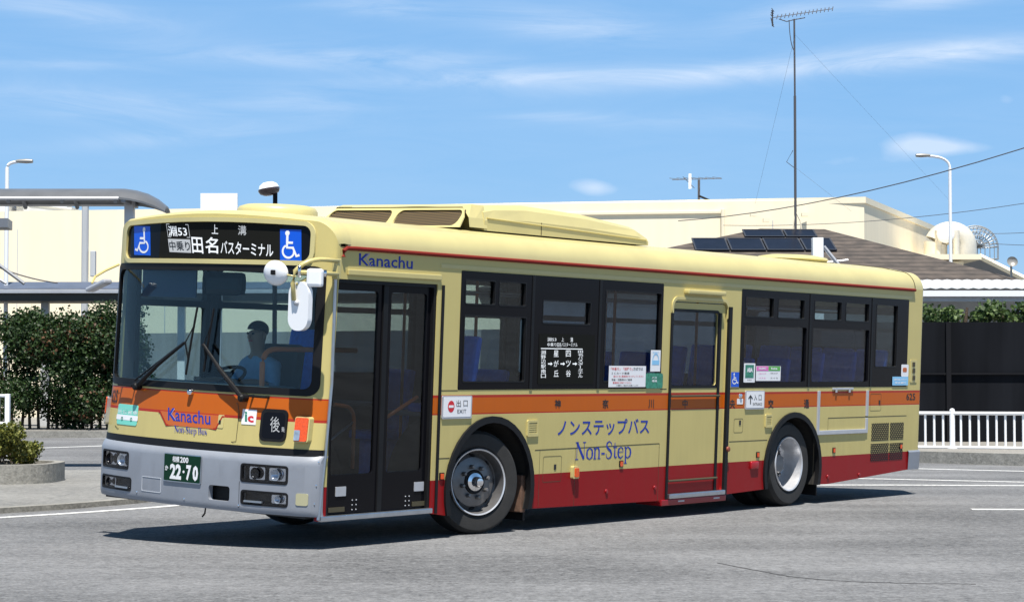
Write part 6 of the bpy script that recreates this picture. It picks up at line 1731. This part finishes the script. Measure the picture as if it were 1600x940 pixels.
# ================================================================== THE DRIVER
dr = thing('person', 'bus driver in a light blue short sleeved shirt sitting at the steering wheel', 'person')
dr.matrix_world = BM
BASE[dr.name] = None
def skin_body(verts, edges, radii, levels=2):
    me = bpy.data.meshes.new('b'); me.from_pydata([Vector(v) for v in verts], edges, [])
    o = bpy.data.objects.new('b', me); COL.objects.link(o)
    md_ = o.modifiers.new('s', 'SKIN'); sv = me.skin_vertices
    if not sv:
        bm_ = bmesh.new(); bm_.from_mesh(me); bm_.verts.layers.skin.verify(); bm_.to_mesh(me); bm_.free()
    for i, r in enumerate(radii):
        me.skin_vertices[0].data[i].radius = r if isinstance(r, tuple) else (r, r)
        me.skin_vertices[0].data[i].use_root = (i == 0)
    md_.use_smooth_shade = True
    ms = o.modifiers.new('u', 'SUBSURF'); ms.levels = levels
    bpy.context.view_layer.update()
    m2 = bpy.data.meshes.new_from_object(o.evaluated_get(bpy.context.evaluated_depsgraph_get()))
    bm_ = bmesh.new(); bm_.from_mesh(m2)
    bpy.data.objects.remove(o); bpy.data.meshes.remove(me); bpy.data.meshes.remove(m2)
    return bm_
cx, cy0 = 1.25, 1.85
V = [(cx + .02, cy0, 1.05), (cx + .03, cy0, 1.25), (cx, cy0, 1.45), (cx - .03, cy0, 1.56), (cx - .05, cy0, 1.66), (cx - .07, cy0, 1.74), (cx - .075, cy0, 1.82), (cx - .07, cy0, 1.88)]
E_ = [(i, i + 1) for i in range(7)]
RR_ = [(.17, .13), (.16, .12), (.17, .12), (.13, .10), .055, .075, .095, .075]
for s_ in (-1, 1):
    b0 = len(V)
    hand = mtw @ Vector((.235 * math.cos(math.pi / 2 + .3), s_ * .235 * abs(math.sin(math.pi / 2 + .3)), .01))
    V += [(cx - .02, cy0 + s_ * .17, 1.54), (cx - .10, cy0 + s_ * .25, 1.33), (cx - .33, cy0 + s_ * .24, 1.40), tuple(hand + Vector((.05, 0, 0))), tuple(hand)]
    E_ += [(3, b0), (b0, b0 + 1), (b0 + 1, b0 + 2), (b0 + 2, b0 + 3), (b0 + 3, b0 + 4)]
    RR_ += [.065, .052, .038, .03, .033]
    for f_ in range(4):                # fingers close round the rim
        k0 = len(V); off_ = (f_ - 1.5) * .018
        V += [tuple(hand + Vector((-.025, s_ * .012, off_ + .01))), tuple(hand + Vector((-.035, s_ * -.012, off_ - .002)))]
        E_ += [(b0 + 4, k0), (k0, k0 + 1)]; RR_ += [.0095, .008]
    k0 = len(V); V += [tuple(hand + Vector((.01, -s_ * .03, .03)))]; E_ += [(b0 + 4, k0)]; RR_ += [.01]
    b1 = len(V)
    V += [(cx - .02, cy0 + s_ * .10, 1.04), (cx - .42, cy0 + s_ * .14, 1.06), (cx - .48, cy0 + s_ * .14, .62), (cx - .56, cy0 + s_ * .14, .50)]
    E_ += [(0, b1), (b1, b1 + 1), (b1 + 1, b1 + 2), (b1 + 2, b1 + 3)]; RR_ += [.09, .065, .045, .04]
body = finish(skin_body(V, E_, RR_), 'body', M['skin'], dr, True)
def shell(bm, test, grow):
    bm.normal_update()
    dele = [f for f in bm.faces if not test(f.calc_center_median())]
    bmesh.ops.delete(bm, geom=dele, context='FACES')
    for v in bm.verts: v.co += v.normal * grow
    return bm
b_ = skin_body(V, E_, RR_); finish(shell(b_, lambda c: 1.10 < c.z < 1.62 and c.x > cx - .2, .012), 'shirt', M['shirt'], dr, True)
b_ = skin_body(V, E_, RR_); finish(shell(b_, lambda c: c.z <= 1.13 and (c.x > cx - .6), .012), 'trousers', M['cap'], dr, True)
b_ = NB(); bmesh.ops.create_uvsphere(b_, u_segments=20, v_segments=12, radius=.105); bmesh.ops.scale(b_, vec=(1.05, .85, .8), verts=b_.verts)
bmesh.ops.delete(b_, geom=[v for v in b_.verts if v.co.z < -.01 and v.co.x < .03], context='VERTS'); bmesh.ops.translate(b_, verts=b_.verts, vec=(cx - .06, cy0, 1.875)); finish(b_, 'hair', M['hair'], dr, True)
for s_ in (-1, 1):
    b_ = NB(); bmesh.ops.create_uvsphere(b_, u_segments=10, v_segments=8, radius=.012); bmesh.ops.translate(b_, verts=b_.verts, vec=(cx - .163, cy0 + s_ * .032, 1.84)); finish(b_, 'eye', M['ink'], dr, True)
    b_ = NB(); box(b_, (cx - .07, cy0 + s_ * .095, 1.82), (.03, .015, .055), None, .006); finish(b_, 'ear', M['skin'], dr, True)
b_ = NB(); box(b_, (cx - .175, cy0, 1.81), (.03, .024, .045), None, .008); finish(b_, 'nose', M['skin'], dr, True)
b_ = NB(); box(b_, (cx - .158, cy0, 1.772), (.012, .045, .01), None, .003); finish(b_, 'mouth', M['redink'], dr)

bpy.context.view_layer.update()
